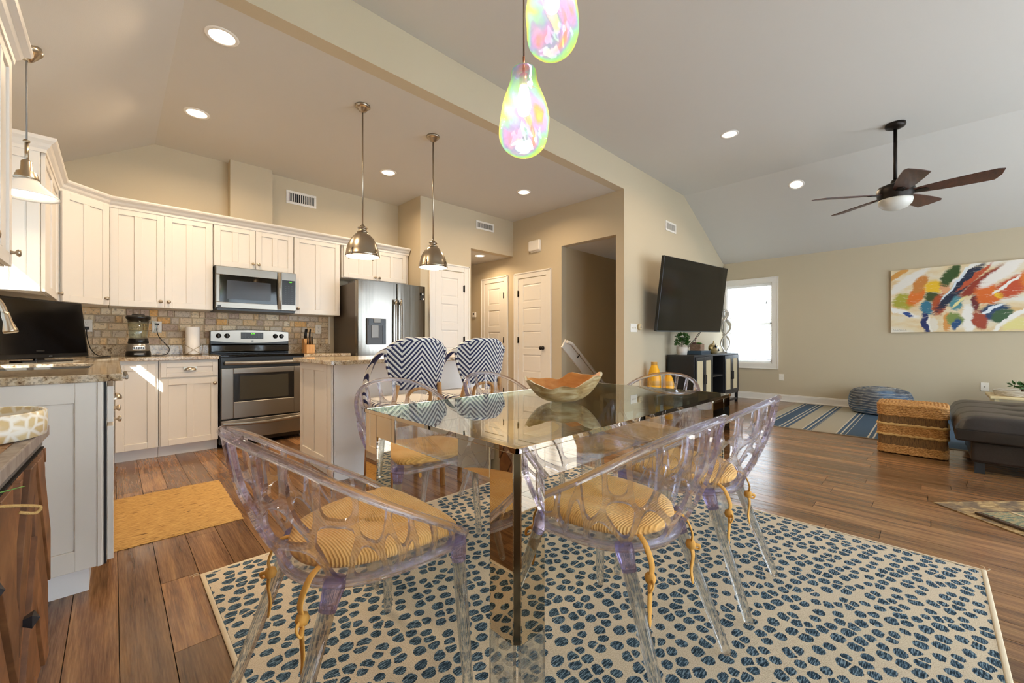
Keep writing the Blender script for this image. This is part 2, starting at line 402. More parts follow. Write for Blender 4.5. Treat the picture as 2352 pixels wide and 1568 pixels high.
for i, p in enumerate(planks):
    g_ = .0013
    if i < 300 and plank_vis(p) > 0:
        o = bpy.data.objects.new('plank', unit_plank); C.objects.link(o); o.parent = fl
        o.location = ((p[0]+p[1])/2, (p[2]+p[3])/2, rp.uniform(-.0006, 0)); o.scale = (p[1]-p[0]-2*g_, p[3]-p[2]-2*g_, .008)
    else: rest.box(p[0]+g_, p[1]-g_, p[2]+g_, p[3]-g_, -.008, 0)
if rest.v:
    o = obj('plank_field', rest, floorm, fl); o['kind'] = 'stuff'

# ---- windows
def window_y(name, x, s, y0, y1, z0, z1, cas, sash_z, deep=.07, gm=None):  # on a wall of constant x; s=-1 the room lies to -x
    w = srot(name, (x, (y0+y1)/2, z0))
    f = MB(); c = cas
    for a in ((y0-c, y1+c, z1, z1+c), (y0-c, y1+c, z0-c, z0), (y0-c, y0, z0, z1), (y1, y1+c, z0, z1)): f.box(x, x+s*.02, *a)
    for a in ((y0-c, y1+c, z1+c-.018, z1+c), (y0-c, y1+c, z0-c, z0-c+.018), (y0-c, y0-c+.018, z0-c, z1+c), (y1+c-.018, y1+c, z0-c, z1+c)): f.box(x+s*.02, x+s*.028, *a)
    obj('casing', f, white, w, bev=.003)
    f = MB(); xi = x-s*deep
    for a in ((y0, y1, z1-.012, z1), (y0, y1, z0, z0+.012), (y0, y0+.012, z0, z1), (y1-.012, y1, z0, z1)): f.box(x, x-s*.14, *a)
    obj('jamb', f, white, w)
    for k, (a, bz) in enumerate(((z0+.012, sash_z+.02), (sash_z-.02, z1-.012))):
        f = MB(); xo = xi-s*.03*k; t = .04
        for q in ((y0+.012, y1-.012, a, a+t), (y0+.012, y1-.012, bz-t, bz), (y0+.012, y0+.012+t, a, bz), (y1-.012-t, y1-.012, a, bz)): f.box(xo, xo-s*.025, *q)
        sh = obj('sash', f, white, w, bev=.003)
        obj('pane', MB().box(xo-s*.010, xo-s*.014, y0+.04, y1-.04, a+.03, bz-.03), gm or win_glass, sh)
    return w
w1 = window_y('window_1', XF, -1, 1.985, 2.746, .655, 2.12, .095, 1.385, .075, shade_glass)
# lift the sink window
w2 = window_y('window_2', XL, 1, 2.815, 3.9, 1.09, 2.12, .05, 1.6, .07, dimming_glass)
w3 = srot('window_3', (4.4, YB, 0))
for k in range(4):
    x0 = .4+1.8*k; f = MB(); yy = YB-.05-.03*(k%2)
    for q in ((x0, x0+1.8, .06, .16), (x0, x0+1.8, 2.45, 2.55), (x0, x0+.07, .06, 2.55), (x0+1.73, x0+1.8, .06, 2.55)): f.box(q[0], q[1], yy, yy-.03, q[2], q[3])
    sh = obj('sash', f, white, w3); obj('pane', MB().box(x0+.07, x0+1.73, yy-.01, yy-.014, .16, 2.45), win_glass, sh)
# outside: unseen wall added to block sun, plus the eave over the sink window
nh = thing('exterior_sun_blocker', 'unseen pale clapboard wall added outside the sliding doors to block sun', 'sun blocker', (3, -9.2, -1))
obj('wall', MB().box(-3.6, 5.0, -9.6, -9, -3, 6.2), M('clapboard', '#cfd6da', .8), nh)
obj('roof', MB().prism_x([(-8.8, 6.2), (-11.8, 7.6), (-11.8, 7.4), (-9.0, 6.1)], -3.8, 5.2), dgrey, nh)
eav = struct('roof_eave', MB().prism_y([(XL-.14, 2.75), (XL-.14, 2.6), (-1.12, 2.28), (-1.16, 2.4)], -6, 8), white)

# ---- interior doors
def door_mesh(w, h):
    b = MB(); st = .105; n = 5; rail = .1; t = .03
    ph = (h-rail*(n+1)-.08)/n; rails = [0]; z = 0
    b.box(0, st, 0, t, 0, h); b.box(w-st, w, 0, t, 0, h)
    z = 0
    for k in range(n+1):
        r = rail+(.08 if k == 0 else 0); b.box(st, w-st, 0, t, z, z+r); z0 = z+r; z = z0+ph
        if k < n:
            b.box(st, w-st, .007, t, z0, z0+ph)
            e = .028; x0, x1, a, c = st+e, w-st-e, z0+e, z0+ph-e; o = .012
            b.add([(x0-o,.007,a-o),(x1+o,.007,a-o),(x1+o,.007,c+o),(x0-o,.007,c+o),(x0,.003,a),(x1,.003,a),(x1,.003,c),(x0,.003,c)],
                  [(0,1,5,4),(1,2,6,5),(2,3,7,6),(3,0,4,7),(4,5,6,7)])
    return b
def room_door(name, loc, rz, w, h, hinge_right, knob, front=-1):
    r = srot(name, loc); r.rotation_euler = (0, 0, rz)
    s = obj('slab', door_mesh(w, h).xf(Matrix.Translation((-w/2, -.012, .012))), white, r, local=True, bev=.003)
    c = MB(); cw = .085
    def cas(x0, x1, z0, z1):
        c.box(x0, x1, -.02, .0, z0, z1)
    cas(-w/2-.015-cw, -w/2-.004, 0, h+.03+cw); cas(w/2+.004, w/2+.015+cw, 0, h+.03+cw); cas(-w/2-.004, w/2+.004, h+.022, h+.03+cw)
    c.box(-w/2-.015-cw, -w/2-cw+.008, -.03, -.02, 0, h+.03+cw); c.box(w/2+cw-.008, w/2+.015+cw, -.03, -.02, 0, h+.03+cw); c.box(-w/2-.015-cw, w/2+.015+cw, -.03, -.02, h+.008+cw, h+.03+cw)
    obj('casing', c, white, r, local=True, bev=.004)
    hx = w/2+.002 if hinge_right else -w/2-.002
    for z in (.22, h*.5+.05, h-.22):
        obj('hinge', MB().cyl((hx, -.024, z-.05), (hx, -.024, z+.05), .008).box(hx-.014, hx+.014, -.021, -.0125, z-.045, z+.045), bronze, r, local=True)
    if knob:
        kx = -w/2+.065 if hinge_right else w/2-.065
        k = obj('knob', MB().lathe([(.032, -.012), (.03, -.02), (.012, -.024), (.011, -.045), (.024, -.052), (.031, -.066), (.026, -.078), (.012, -.083), (0, -.084)], (kx, 0, .955), 20, axis='y'), bronze, r, local=True)
    return r
room_door('door_1', (3.485, 4.87, 0), 0, .5, 2.06, True, True)            # pantry
room_door('door_2', (4.777, 5.335, 0), -PI/2, .5, 2.06, True, True)        # hall
room_door('door_3', (4.777, 4.434, 0), -PI/2, .6, 2.06, False, True)       # closet
# ---- trims: crown over the wall cabinets
def sweep(path, prof, side=1):
    b = MB(); P = [Vector(p) for p in path]; n = len(P); k = len(prof); V = []
    for i in range(n):
        d0 = (P[i]-P[i-1]).normalized() if i else (P[1]-P[0]).normalized()
        d1 = (P[i+1]-P[i]).normalized() if i < n-1 else d0
        n0 = Vector((d0.y, -d0.x))*side; n1 = Vector((d1.y, -d1.x))*side; m = (n0+n1).normalized(); m = m/max(.3, m.dot(n0))
        for o, z in prof: V.append((P[i].x+m.x*o, P[i].y+m.y*o, z))
    F = [(i*k+j, i*k+(j+1)%k, (i+1)*k+(j+1)%k, (i+1)*k+j) for i in range(n-1) for j in range(k)]
    F += [tuple(range(k)), tuple(range((n-1)*k+k-1, (n-1)*k-1, -1))]
    return b.add(V, F)
CROWN = [(0, 2.265), (.006, 2.265), (.008, 2.285), (.022, 2.30), (.03, 2.318), (.05, 2.334), (.055, 2.345), (.055, 2.356), (0, 2.356)]
struct('trim_1', sweep([(XL+.003, 3.97), (-.315, 3.97), (-.315, 4.87), (-.03, 5.15), (2.985, 5.15)], CROWN), cabm)
struct('trim_2', sweep([(-.315, 1.75), (-.315, 2.79), (XL+.003, 2.79)], CROWN), cabm)
# ================================================================ KITCHEN CABINETS
def shaker(x0, x1, z0, z1, split=True, st=.055, y=0, cs=.05, t=.02):
    b = MB(); b.box(x0, x0+st, y, y+t, z0, z1); b.box(x1-st, x1, y, y+t, z0, z1)
    b.box(x0+st, x1-st, y, y+t, z0, z0+st); b.box(x0+st, x1-st, y, y+t, z1-st, z1)
    b.box(x0+st, x1-st, y+.009, y+t, z0+st, z1-st)
    if split: xm = (x0+x1)/2; b.box(xm-cs/2, xm+cs/2, y, y+t, z0+st, z1-st)
    return b
def knob_mb(x, z, y=0): return MB().lathe([(.009, y), (.006, y-.01), (.007, y-.014), (.014, y-.018), (.0165, y-.024), (.013, y-.029), (0, y-.031)], (x, 0, z), 16, axis='y')
def cuppull_mb(x, z, y=0):
    b = MB(); n = 10; w = .045; V = []; F = []
    for i in range(n+1):
        a = PI*i/n
        for j in range(6):
            t = PI/2*j/5; V.append((x-w*math.cos(a), y-.028*math.sin(a)*math.sin(t)-.002, z+.024*math.sin(a)*math.cos(t)-.004 if j < 5 else z-.010))
    for i in range(n):
        for j in range(5): F.append((i*6+j, i*6+j+1, (i+1)*6+j+1, (i+1)*6+j))
    b.add(V, F, True); b.box(x-w-.006, x+w+.006, y-.003, y, z-.006, z+.026); return b
CG = 'white shaker kitchen cabinets'
def cabinet(name, label, loc, rz, w, d, z0, z1, fronts, toe=False, group=CG):
    t = thing(name, label, 'cabinet', loc, rz, group)
    b = MB().box(.001, w-.001, .0215, d, z0, z1)
    obj('body', b, cabm, t, local=True)
    if toe: obj('toe_kick', MB().box(0, w, .075, d, 0, z0), toe_m, t, local=True)
    for f in fronts:
        kind, x0, x1, a, c = f[:5]; opt = f[5] if len(f) > 5 else {}
        o = obj(kind, shaker(x0+.002, x1-.002, a+.002, c-.002, opt.get('split', True), .055 if kind == 'door' else .04), cabm, t, local=True, bev=.0016, seg=1)
        if 'knob' in opt: obj('knob', knob_mb(*opt['knob']), nickel, o, local=True)
        if 'pull' in opt: obj('cup_pull', cuppull_mb(*opt['pull']), nickel, o, local=True)
    return t
ZB, ZT = 1.377, 2.27
UD = YA-5.15-.004
# wall cabinets on the range wall
cabinet('wall_cabinet', 'tall two-door wall cabinet with a patch of reflected sun left of the microwave', (-.03, 5.15, 0), 0, .764, UD, ZB, ZT,
        [('door', .004, .382, ZB, ZT, {'knob': (.352, ZB+.06)}), ('door', .382, .76, ZB, ZT, {'knob': (.412, ZB+.06)})])
cabinet('wall_cabinet', 'short two-door wall cabinet directly above the microwave', (.736, 5.15, 0), 0, .757, UD, 1.835, ZT,
        [('door', .003, .376, 1.84, ZT, {'knob': (.35, 1.895)}), ('door', .376, .754, 1.84, ZT, {'knob': (.402, 1.895)})])
cabinet('wall_cabinet', 'single-door wall cabinet between the microwave and the refrigerator', (1.495, 5.15, 0), 0, .53, UD, ZB, ZT,
        [('door', .004, .527, ZB, ZT, {'knob': (.04, ZB+.06)})])
cabinet('wall_cabinet', 'short two-door wall cabinet above the refrigerator', (2.05, 5.15, 0), 0, .93, UD, 1.862, ZT,
        [('door', .02, .46, 1.866, ZT, {'knob': (.43, 1.9)}), ('door', .46, .9, 1.866, ZT, {'knob': (.49, 1.9)})])
# diagonal corner wall cabinet
Ld = math.hypot(.285, .28)
t = thing('wall_cabinet', 'diagonal corner wall cabinet above the small television', 'cabinet', (-.315, 4.87, 0), math.atan2(.28, .285), CG)
o = obj('body', MB().prism([(XL+.004, 4.875), (-.32, 4.875), (-.036, 5.157), (-.034, YA-.004), (XL+.004, YA-.004)], ZB, ZT).xf((Matrix.Translation((-.315, 4.87, 0)) @ Matrix.Rotation(math.atan2(.28, .285), 4, 'Z')).inverted()), cabm, t, local=True)
o = obj('door', shaker(.012, Ld-.012, ZB+.002, ZT-.002, True, y=-.018), cabm, t, local=True, bev=.0016, seg=1); obj('knob', knob_mb(Ld-.05, ZB+.06, -.018), nickel, o, local=True)
# wall cabinets on the sink wall
t = cabinet('wall_cabinet', 'narrow wall cabinet beside the sink window, its side panel in bright sun', (-.315, 3.985, 0), PI/2, .88, .322, ZB, ZT,
        [('door', .004, .876, ZB, ZT, {'knob': (.83, ZB+.06)})])
obj('side_panel', shaker(XL+.004, -.337, ZB, ZT, True, y=3.97, t=.014).xf((Matrix.Translation((-.315, 3.985, 0)) @ Matrix.Rotation(PI/2, 4, 'Z')).inverted()), cabm, t, local=True, bev=.0016, seg=1)
cabinet('wall_cabinet', 'wall cabinet at the left picture edge with a dark round knob', (-.315, 1.9, 0), PI/2, .88, .322, ZB, ZT,
        [('door', .0, .44, ZB, ZT, {'knob': (.40, ZB+.06)}), ('door', .44, .876, ZB, ZT, {'knob': (.845, ZB+.06)})])
# base cabinets
HB = .884
cabinet('base_cabinet', 'blind corner base cabinet with one door in a sun patch', (-.0, 4.87, 0), 0, .29, .606, .1, HB,
        [('door', .008, .272, .1, .855, {'split': False})], True)
cabinet('base_cabinet', 'drawer base cabinet left of the range with cup pull', (.292, 4.87, 0), 0, .444, .606, .1, HB,
        [('drawer', .012, .44, .725, .862, {'split': False, 'pull': (.226, .795)}), ('door', .012, .44, .1, .712, {'knob': (.412, .655)})], True)
cabinet('base_cabinet', 'base cabinet between the range and the refrigerator', (1.512, 4.87, 0), 0, .5, .606, .1, HB,
        [('drawer', .008, .49, .725, .862, {'split': False, 'pull': (.25, .795)}), ('door', .008, .49, .1, .712, {'knob': (.04, .655)})], True)
t = cabinet('base_cabinet', 'sink-run end base cabinet with grey-lit side panel and cup-pull drawer', (0, 2.5, 0), PI/2, .5, .62, .1, HB,
        [('drawer', .012, .494, .70, .862, {'split': False, 'pull': (.25, .79)}), ('door', .012, .494, .1, .688, {'split': False, 'knob': (.45, .655)})], True)
inv = (Matrix.Translation((0, 2.5, 0)) @ Matrix.Rotation(PI/2, 4, 'Z')).inverted()
obj('shadow_gap', MB().box(-.0305, -.0222, 2.482, 2.502, .1, HB).xf(inv), blackm, t, local=True)
obj('end_panel', shaker(XL+.006, -.031, .1, HB, False, st=.085, y=2.478, t=.022).box(-.05, -.036, 2.472, 2.478, .1, HB).xf(inv), cabm, t, local=True, bev=.002, seg=1)
cabinet('base_cabinet', 'two-door base cabinet under the kitchen sink', (0, 3.002, 0), PI/2, .88, .62, .1, .66,
        [('door', .004, .44, .1, .70, {'split': False, 'knob': (.405, .655)}), ('door', .44, .876, .1, .70, {'split': False, 'knob': (.475, .655)}), ('drawer', .004, .876, .712, .862, {'split': False})], True)
dw = thing('dishwasher', 'stainless dishwasher in the sink run with bar handle', 'dishwasher', (0, 3.884, 0), PI/2)
obj('body', MB().box(.003, .597, .03, .6, .1, .88), dgrey, dw, local=True)
dd = obj('door', MB().box(.003, .597, -.004, .03, .11, .87), steelh, dw, local=True, bev=.004)
obj('handle', MB().box(.06, .54, -.075, -.057, .79, .825).box(.06, .08, -.065, 0, .795, .82).box(.52, .54, -.065, 0, .795, .82), steelh, dd, local=True, bev=.006)
obj('toe_kick', MB().box(0, .6, .07, .6, 0, .1), black, dw, local=True)
cabinet('base_cabinet', 'filler base cabinet in the kitchen corner', (0, 4.486, 0), PI/2, .38, .62, .1, HB, [], True)
# countertops
ZC = .917
ct = MB()
SX0, SX1, SY0, SY1 = -.53, -.09, 3.08, 3.78
ct.box(XL+.002, .03, 2.462, SY0, HB+.001, ZC); ct.box(XL+.002, SX0, SY0, SY1, HB+.001, ZC); ct.box(SX1, .03, SY0, SY1, HB+.001, ZC); ct.box(XL+.002, .03, SY1, 4.84, HB+.001, ZC)
ct.box(XL+.002, .738, 4.84, YA-.003, HB+.001, ZC)
tag(obj('countertop', ct, granite, bev=.004), 'brown speckled granite countertop wrapping the kitchen corner', 'countertop')
tag(obj('countertop', MB().box(1.508, 2.03, 4.84, YA-.003, HB+.001, ZC), granite, bev=.004), 'short granite countertop right of the range under the knife block', 'countertop')
sp = MB().box(XL+.002, .738, YA-.022, YA-.001, ZC+.001, 1.02).box(1.508, 2.02, YA-.022, YA-.001, ZC+.001, 1.02).box(XL+.001, XL+.02, 2.465, YA-.022, ZC+.001, 1.02)
struct('trim_3', sp, granite, bev=.003)
snk = MB(); SX0 += .002; SX1 -= .002; SY0 += .002; SY1 -= .002
snk.box(SX0, SX1, SY0, SY1, .70, .71).box(SX0, SX0+.012, SY0, SY1, .70, .9).box(SX1-.012, SX1, SY0, SY1, .70, .9).box(SX0, SX1, SY0, SY0+.012, .70, .9).box(SX0, SX1, SY1-.012, SY1, .70, .9)
tag(obj('sink', snk, steelh), 'stainless undermount sink below the kitchen window', 'sink')
# faucet
fa = thing('faucet', 'brushed nickel gooseneck faucet at the left picture edge', 'faucet', (-.575, 3.36, ZC))
obj('base', MB().lathe([(.028, 0), (.028, .008), (.02, .02), (.018, .07), (.014, .09)], (-.575, 3.36, ZC+.001), 20), nickel, fa)
sp_ = smooth_path([(-.575, 3.36, ZC+.08), (-.575, 3.36, 1.22), (-.563, 3.358, 1.29), (-.52, 3.354, 1.335), (-.47, 3.35, 1.32), (-.422, 3.345, 1.262), (-.402, 3.34, 1.205)], 6)
obj('spout', MB().tube(sp_, .0125, 12), nickel, fa)
obj('spray_head', MB().tube([(-.402, 3.34, 1.207), (-.399, 3.339, 1.19), (-.392, 3.337, 1.16), (-.383, 3.335, 1.112), (-.381, 3.334, 1.102)], [.0135, .016, .0165, .027, .026], 18), nickel, fa)
obj('lever', MB().tube([(-.575, 3.36, .99), (-.575, 3.40, 1.0), (-.57, 3.45, 1.03)], [.008, .007, .006], 10), nickel, fa)
# backsplash
bs = struct('wall_backsplash', MB().box(XL+.02, 2.025, YA-.006, YA-.0005, ZC-.02, ZB+.0), grout)
rt = random.Random(5)
tile_sizes = {}
def tile(x0, x1, z0, z1):
    o = bpy.data.objects.new('tile', TILE); C.objects.link(o); o.parent = bs
    o.location = ((x0+x1)/2, YA-.006, (z0+z1)/2); o.scale = (x1-x0-.006, .007+rt.random()*.004, z1-z0-.006)
e_ = .06
TILE = MB().add([(-.5,0,-.5),(.5,0,-.5),(.5,0,.5),(-.5,0,.5),(-.5+e_,-1,-.5+e_),(.5-e_,-1,-.5+e_),(.5-e_,-1,.5-e_),(-.5+e_,-1,.5-e_)],
                [(0,1,5,4),(1,2,6,5),(2,3,7,6),(3,0,4,7),(4,5,6,7)]).mesh('tile'); TILE.materials.append(trav)
def tile_band(x0, x1, z0, rows, rh):
    occ = [[] for _ in range(rows)]
    fill = [x0]*rows
    while True:
        r_ = min(range(rows), key=lambda i: (round(fill[i], 4), i))
        x = fill[r_]
        if x >= x1-.012: break
        dbl = r_ < rows-1 and abs(fill[r_+1]-x) < 1e-6 and rt.random() < .35
        w_ = rt.choice((.07, .14) if dbl else (.05, .07, .105, .14))
        nx = min(x+w_, x1)
        if x1-nx < .03: nx = x1
        tile(x, nx, z0+rh*r_, z0+rh*(r_+(2 if dbl else 1)))
        fill[r_] = nx
        if dbl: fill[r_+1] = nx
tile_band(XL+.03, 2.0, 1.022, 5, (ZB-1.022)/5)
obj('edge_strip', MB().box(2.0, 2.024, YA-.014, YA-.006, 1.02, ZB), almond, bs)
# ================================================================ APPLIANCES AND COUNTER THINGS
def text_mesh(txt, size, ext=.0004, align='CENTER'):
    cu = bpy.data.curves.new('txt', 'FONT'); cu.body = txt; cu.size = size; cu.extrude = ext; cu.align_x = align; cu.align_y = 'CENTER'; cu.resolution_u = 3
    o = bpy.data.objects.new('txt', cu); C.objects.link(o); dg = bpy.context.evaluated_depsgraph_get()
    me = bpy.data.meshes.new_from_object(o.evaluated_get(dg)); bpy.data.objects.remove(o); bpy.data.curves.remove(cu); return me
def text_y(name, txt, size, x, y, z, m, parent, w=None):      # lettering facing -y, world coordinates, unrotated parent
    me = text_mesh(txt, size); me.transform(Matrix.Rotation(PI/2, 4, 'X')); me.transform(Matrix.Translation(Vector((x, y, z))-wloc(parent)))
    me.materials.append(m); o = bpy.data.objects.new(name, me); C.objects.link(o); o.parent = parent; return o
# --- range
R0, R1 = .745, 1.502
rg = thing('kitchen_range', 'stainless electric range with black glass cooktop and back console', 'stove', ((R0+R1)/2, 5.15, 0))
obj('body', MB().box(R0, R1, 4.865, YA-.03, .04, .9), black, rg)
obj('cooktop', MB().box(R0-.004, R1+.004, 4.83, 5.40, .9, .925), bglass, rg, bev=.006)
obj('control_lip', MB().box(R0+.006, R1-.006, 4.845, 4.866, .795, .9), black, rg)
dr = obj('oven_door', MB().box(R0+.006, .85, 4.82, 4.864, .293, .79).box(1.40, R1-.006, 4.82, 4.864, .293, .79).box(.85, 1.40, 4.82, 4.864, .293, .455).box(.85, 1.40, 4.82, 4.864, .735, .79), steelh, rg, bev=.004)
obj('window_frame', MB().box(.842, 1.408, 4.824, 4.862, .447, .742), black, dr)
obj('window', MB().box(.905, 1.345, 4.8225, 4.8245, .475, .71), ovglass, dr)
hp = [(R0+.03, 4.79, .842)]+[(R0+.03+(R1-R0-.06)*i/12, 4.79-.022*math.sin(PI*i/12), .842) for i in range(1, 12)]+[(R1-.03, 4.79, .842)]
obj('handle', MB().tube(hp, 1, 8, flat=((0,0,1), .019, .009), sm=False).box(R0+.03, R0+.05, 4.785, 4.846, .832, .852).box(R1-.05, R1-.03, 4.785, 4.846, .832, .852), steelh, rg, bev=.003)
dw_ = obj('drawer', MB().box(R0+.006, R1-.006, 4.82, 4.864, .085, .278), steelh, rg, bev=.004)
hp = [(R0+.02+(R1-R0-.04)*i/12, 4.806-.03*math.sin(PI*i/12), .245-.012*math.sin(PI*i/12)) for i in range(13)]
obj('drawer_handle', MB().tube(hp, 1, 8, flat=((0,0,1), .016, .009), sm=False), steelh, dw_)
bc = MB(); n = 12
top = [(R0+.0+(R1-R0)*i/n, 1.165+.018*math.sin(PI*i/n)) for i in range(n+1)]
bot = [(R0+(R1-R0)*i/n, 1.062-.022*math.sin(PI*i/n)) for i in range(n+1)]
obj('console', MB().prism_y([(R0-.004, .925), (R1+.004, .925), (R1+.004, 1.168)]+[(x, z+.006) for x, z in reversed(top)]+[(R0-.004, 1.168)], 5.395, YA-.024), black, rg, bev=.008)
cf = obj('console_face', MB().prism_y([(x, z) for x, z in bot]+[(x, z) for x, z in reversed(top)], 5.386, 5.394), steelh, rg)
obj('lower_panel', MB().prism_x([(5.395, .935), (5.372, .945), (5.372, 1.015), (5.394, 1.03)], R0, R1), bglass, rg, bev=.004)
xm = (R0+R1)/2
cpanel = obj('clock_panel', MB().box(xm-.105, xm+.115, 5.383, 5.386, 1.085, 1.158), black, cf, bev=.006)
text_y('clock_digits', '4:04', .022, xm+.012, 5.3825, 1.143, green_e, cf)
bt = MB()
for r_ in range(3):
    for k in (-.088, -.062, .07, .096): bt.box(xm+k-.007, xm+k+.007, 5.3824, 5.383, 1.097+r_*.02, 1.101+r_*.02)
for k in (-.03, -.005, .02, .045): bt.box(xm+k-.006, xm+k+.006, 5.3824, 5.383, 1.1, 1.106)
obj('button_marks', bt, dgrey, cf)
for x in (R0+.068, R0+.145, R1-.14, R1-.075):
    k = obj('knob', MB().lathe([(.026, 5.386), (.026, 5.382), (.02, 5.378), (.018, 5.362), (.0, 5.361)], (x, 0, 1.118), 20, axis='y'), black, cf)
    obj('pointer', MB().box(x-.004, x+.004, 5.356, 5.363, 1.1, 1.136), dgrey, k)
lg = MB(); lg.box(xm-.002, xm+.018, 5.3845, 5.386, 1.055, 1.06).box(xm-.002, xm+.018, 5.3845, 5.386, 1.064, 1.069).box(xm-.002, xm+.006, 5.3845, 5.386, 1.055, 1.069)
obj('emblem', lg, black, cf)
# --- microwave
mw = thing('microwave', 'stainless over-the-range microwave with curved handle', 'microwave', (1.117, 5.26, 1.385))
MX0, MX1 = .742, 1.492
obj('body', MB().box(MX0, MX1, 5.09, YA-.004, 1.392, 1.832), black, mw)
obj('underside_vent', MB().box(MX0+.01, MX1-.01, 5.075, YA-.02, 1.378, 1.392), dgrey, mw)
md_ = obj('door', MB().box(MX0, 1.335, 5.055, 5.09, 1.402, 1.462).box(MX0, 1.335, 5.055, 5.09, 1.742, 1.828).box(MX0, .775, 5.055, 5.09, 1.462, 1.742).box(1.30, 1.335, 5.055, 5.09, 1.462, 1.742), steelh, mw, bev=.004)
obj('window_frame', MB().box(.773, 1.302, 5.058, 5.088, 1.46, 1.744), bglass, md_)
obj('window', MB().box(.835, 1.235, 5.0562, 5.058, 1.495, 1.69), M('microwave_screen', '#1d1d22', .18), md_)
hp = [(1.315, 5.05-.035*math.sin(PI*i/12), 1.412+.405*i/12) for i in range(13)]
obj('handle', MB().tube(hp, 1, 8, flat=((1,0,0), .014, .007), sm=False), steelh, md_)
cp = obj('control_side', MB().box(1.338, MX1, 5.055, 5.09, 1.402, 1.828), steelh, mw, bev=.004)
obj('keypad', MB().box(1.347, 1.482, 5.052, 5.055, 1.468, 1.742), black, cp, bev=.003)
text_y('clock_digits', '4:07', .02, 1.43, 5.0515, 1.722, green_e, cp)
kb = MB()
for r_ in range(9):
    for k in range(3): kb.box(1.376+k*.032, 1.388+k*.032, 5.0514, 5.052, 1.48+r_*.024, 1.486+r_*.024)
obj('key_marks', kb, dgrey, cp)
obj('label_sticker', MB().box(.755, .785, 5.0542, 5.055, 1.408, 1.43), dgrey, md_)
# --- refrigerator
fr = thing('refrigerator', 'stainless french-door refrigerator with dark grey side and water dispenser', 'refrigerator', (2.52, 5.1, 0))
F0, F1, FS = 2.06, 2.985, 2.55
obj('body', MB().box(F0+.005, F1-.005, 4.80, YA-.03, .03, 1.765), M('fridge_side', '#5a5148', .38, .5), fr, bev=.004)
obj('hinge_cover', MB().box(F0+.02, F0+.12, 4.80, 5.05, 1.765, 1.79).box(F1-.12, F1-.02, 4.80, 5.05, 1.765, 1.79), dgrey, fr, bev=.004)
def bow(x0, x1, e0, e1, z0, z1, skip=None):
    n = 10; yb = 4.79
    def yf(x):
        c = (x-(F0+F1)/2)/((F1-F0)/2); return 4.682+.035*c*c
    b = MB(); xs = [x0+(x1-x0)*i/n for i in range(n+1)]
    pts = [(xs[0], yb), (xs[0], yf(xs[0])+.012), (xs[0]+.008, yf(xs[0])+.001)]+[(x, yf(x)) for x in xs[1:-1]]+[(xs[-1]-.008, yf(xs[-1])+.001), (xs[-1], yf(xs[-1])+.012), (xs[-1], yb)]
    return b.prism(pts, z0, z1)
dl = obj('door', bow(F0, FS-.004, 0, 0, .665, 1.785), steel, fr); drr = obj('door', bow(FS+.004, F1, 0, 0, .665, 1.785), steel, fr)
obj('freezer_drawer', bow(F0, F1, 0, 0, .06, .652), steel, fr)
for dx, dd in ((-.035, dl), (.035, drr)):
    hp = [(FS+dx*1.0, 4.642-.012*math.sin(PI*i/10), .80+.78*i/10) for i in range(11)]
    obj('handle', MB().tube(hp, 1, 10, flat=((1,0,0), .017, .011), sm=True).box(FS+dx-.01, FS+dx+.01, 4.64, 4.69, .83, .86).box(FS+dx-.01, FS+dx+.01, 4.64, 4.69, 1.52, 1.55), steel, dd)
obj('handle', MB().tube([(F0+.08, 4.64, .58), (F1-.08, 4.64, .58)], .014, 10).box(F0+.12, F0+.15, 4.64, 4.7, .57, .59).box(F1-.15, F1-.12, 4.64, 4.7, .57, .59), steel, fr)
dsp_m = M('dispenser_metal', '#75736f', .4, .6); dsp = obj('dispenser', MB().box(2.155, 2.40, 4.676, 4.70, 1.02, 1.335), dgrey, dl, bev=.006)
obj('recess', MB().box(2.175, 2.385, 4.672, 4.676, 1.25, 1.325).box(2.35, 2.392, 4.672, 4.676, 1.03, 1.25), black, dsp)
obj('nozzle', MB().box(2.235, 2.325, 4.66, 4.675, 1.28, 1.333), dsp_m, dsp, bev=.004)
obj('paddle', MB().box(2.21, 2.30, 4.668, 4.676, 1.10, 1.255), dsp_m, dsp, bev=.004)
obj('drip_tray', MB().box(2.165, 2.345, 4.664, 4.676, 1.024, 1.03), black, dsp)
st_ = obj('sticker', MB().box(2.905, 2.945, 4.690, 4.7065, 1.66, 1.70), black, drr); obj('shield_mark', MB().lathe([(0, 0), (.011, 0), (.011, .001), (0, .0012)], (2.925, 4.6895, 1.68), 12, axis='y'), almond, st_)
obj('sticker', MB().box(2.905, 2.928, 4.690, 4.7065, 1.605, 1.625).box(2.905, 2.945, 4.690, 4.7065, 1.635, 1.642).box(2.905, 2.945, 4.690, 4.7065, 1.648, 1.653), black, drr); obj('sticker', MB().box(2.929, 2.945, 4.690, 4.7065, 1.605, 1.625), almond, drr)
# --- outlets on the splash
def outlet_y(label, x, z, y, m=white, duplex=True, s=-1, mats=None):
    t = thing('outlet', label, 'outlet', (x, y, z))
    obj('plate', MB().box(x-.037, x+.037, y, y+s*.006, z-.057, z+.057), m, t, bev=.002)
    for dz in (-.024, .024):
        r_ = obj('receptacle', MB().box(x-.017, x+.017, y+s*.006, y+s*.009, z+dz-.016, z+dz+.016), m, t, bev=.002)
        obj('slots', MB().box(x-.008, x-.005, y+s*.009, y+s*.0096, z+dz-.002, z+dz+.008).box(x+.005, x+.008, y+s*.009, y+s*.0096, z+dz-.002, z+dz+.008).box(x-.003, x+.003, y+s*.009, y+s*.0096, z+dz-.011, z+dz-.006), black, r_)
    return t
YO = YA-.016
outlet_y('white outlet half hidden behind the small kitchen television', -.178, 1.203, YO)
outlet_y('white outlet with black plug right of the blender', .314, 1.203, YO)
outlet_y('almond outlet above the knife block', 1.872, 1.212, YO, almond)
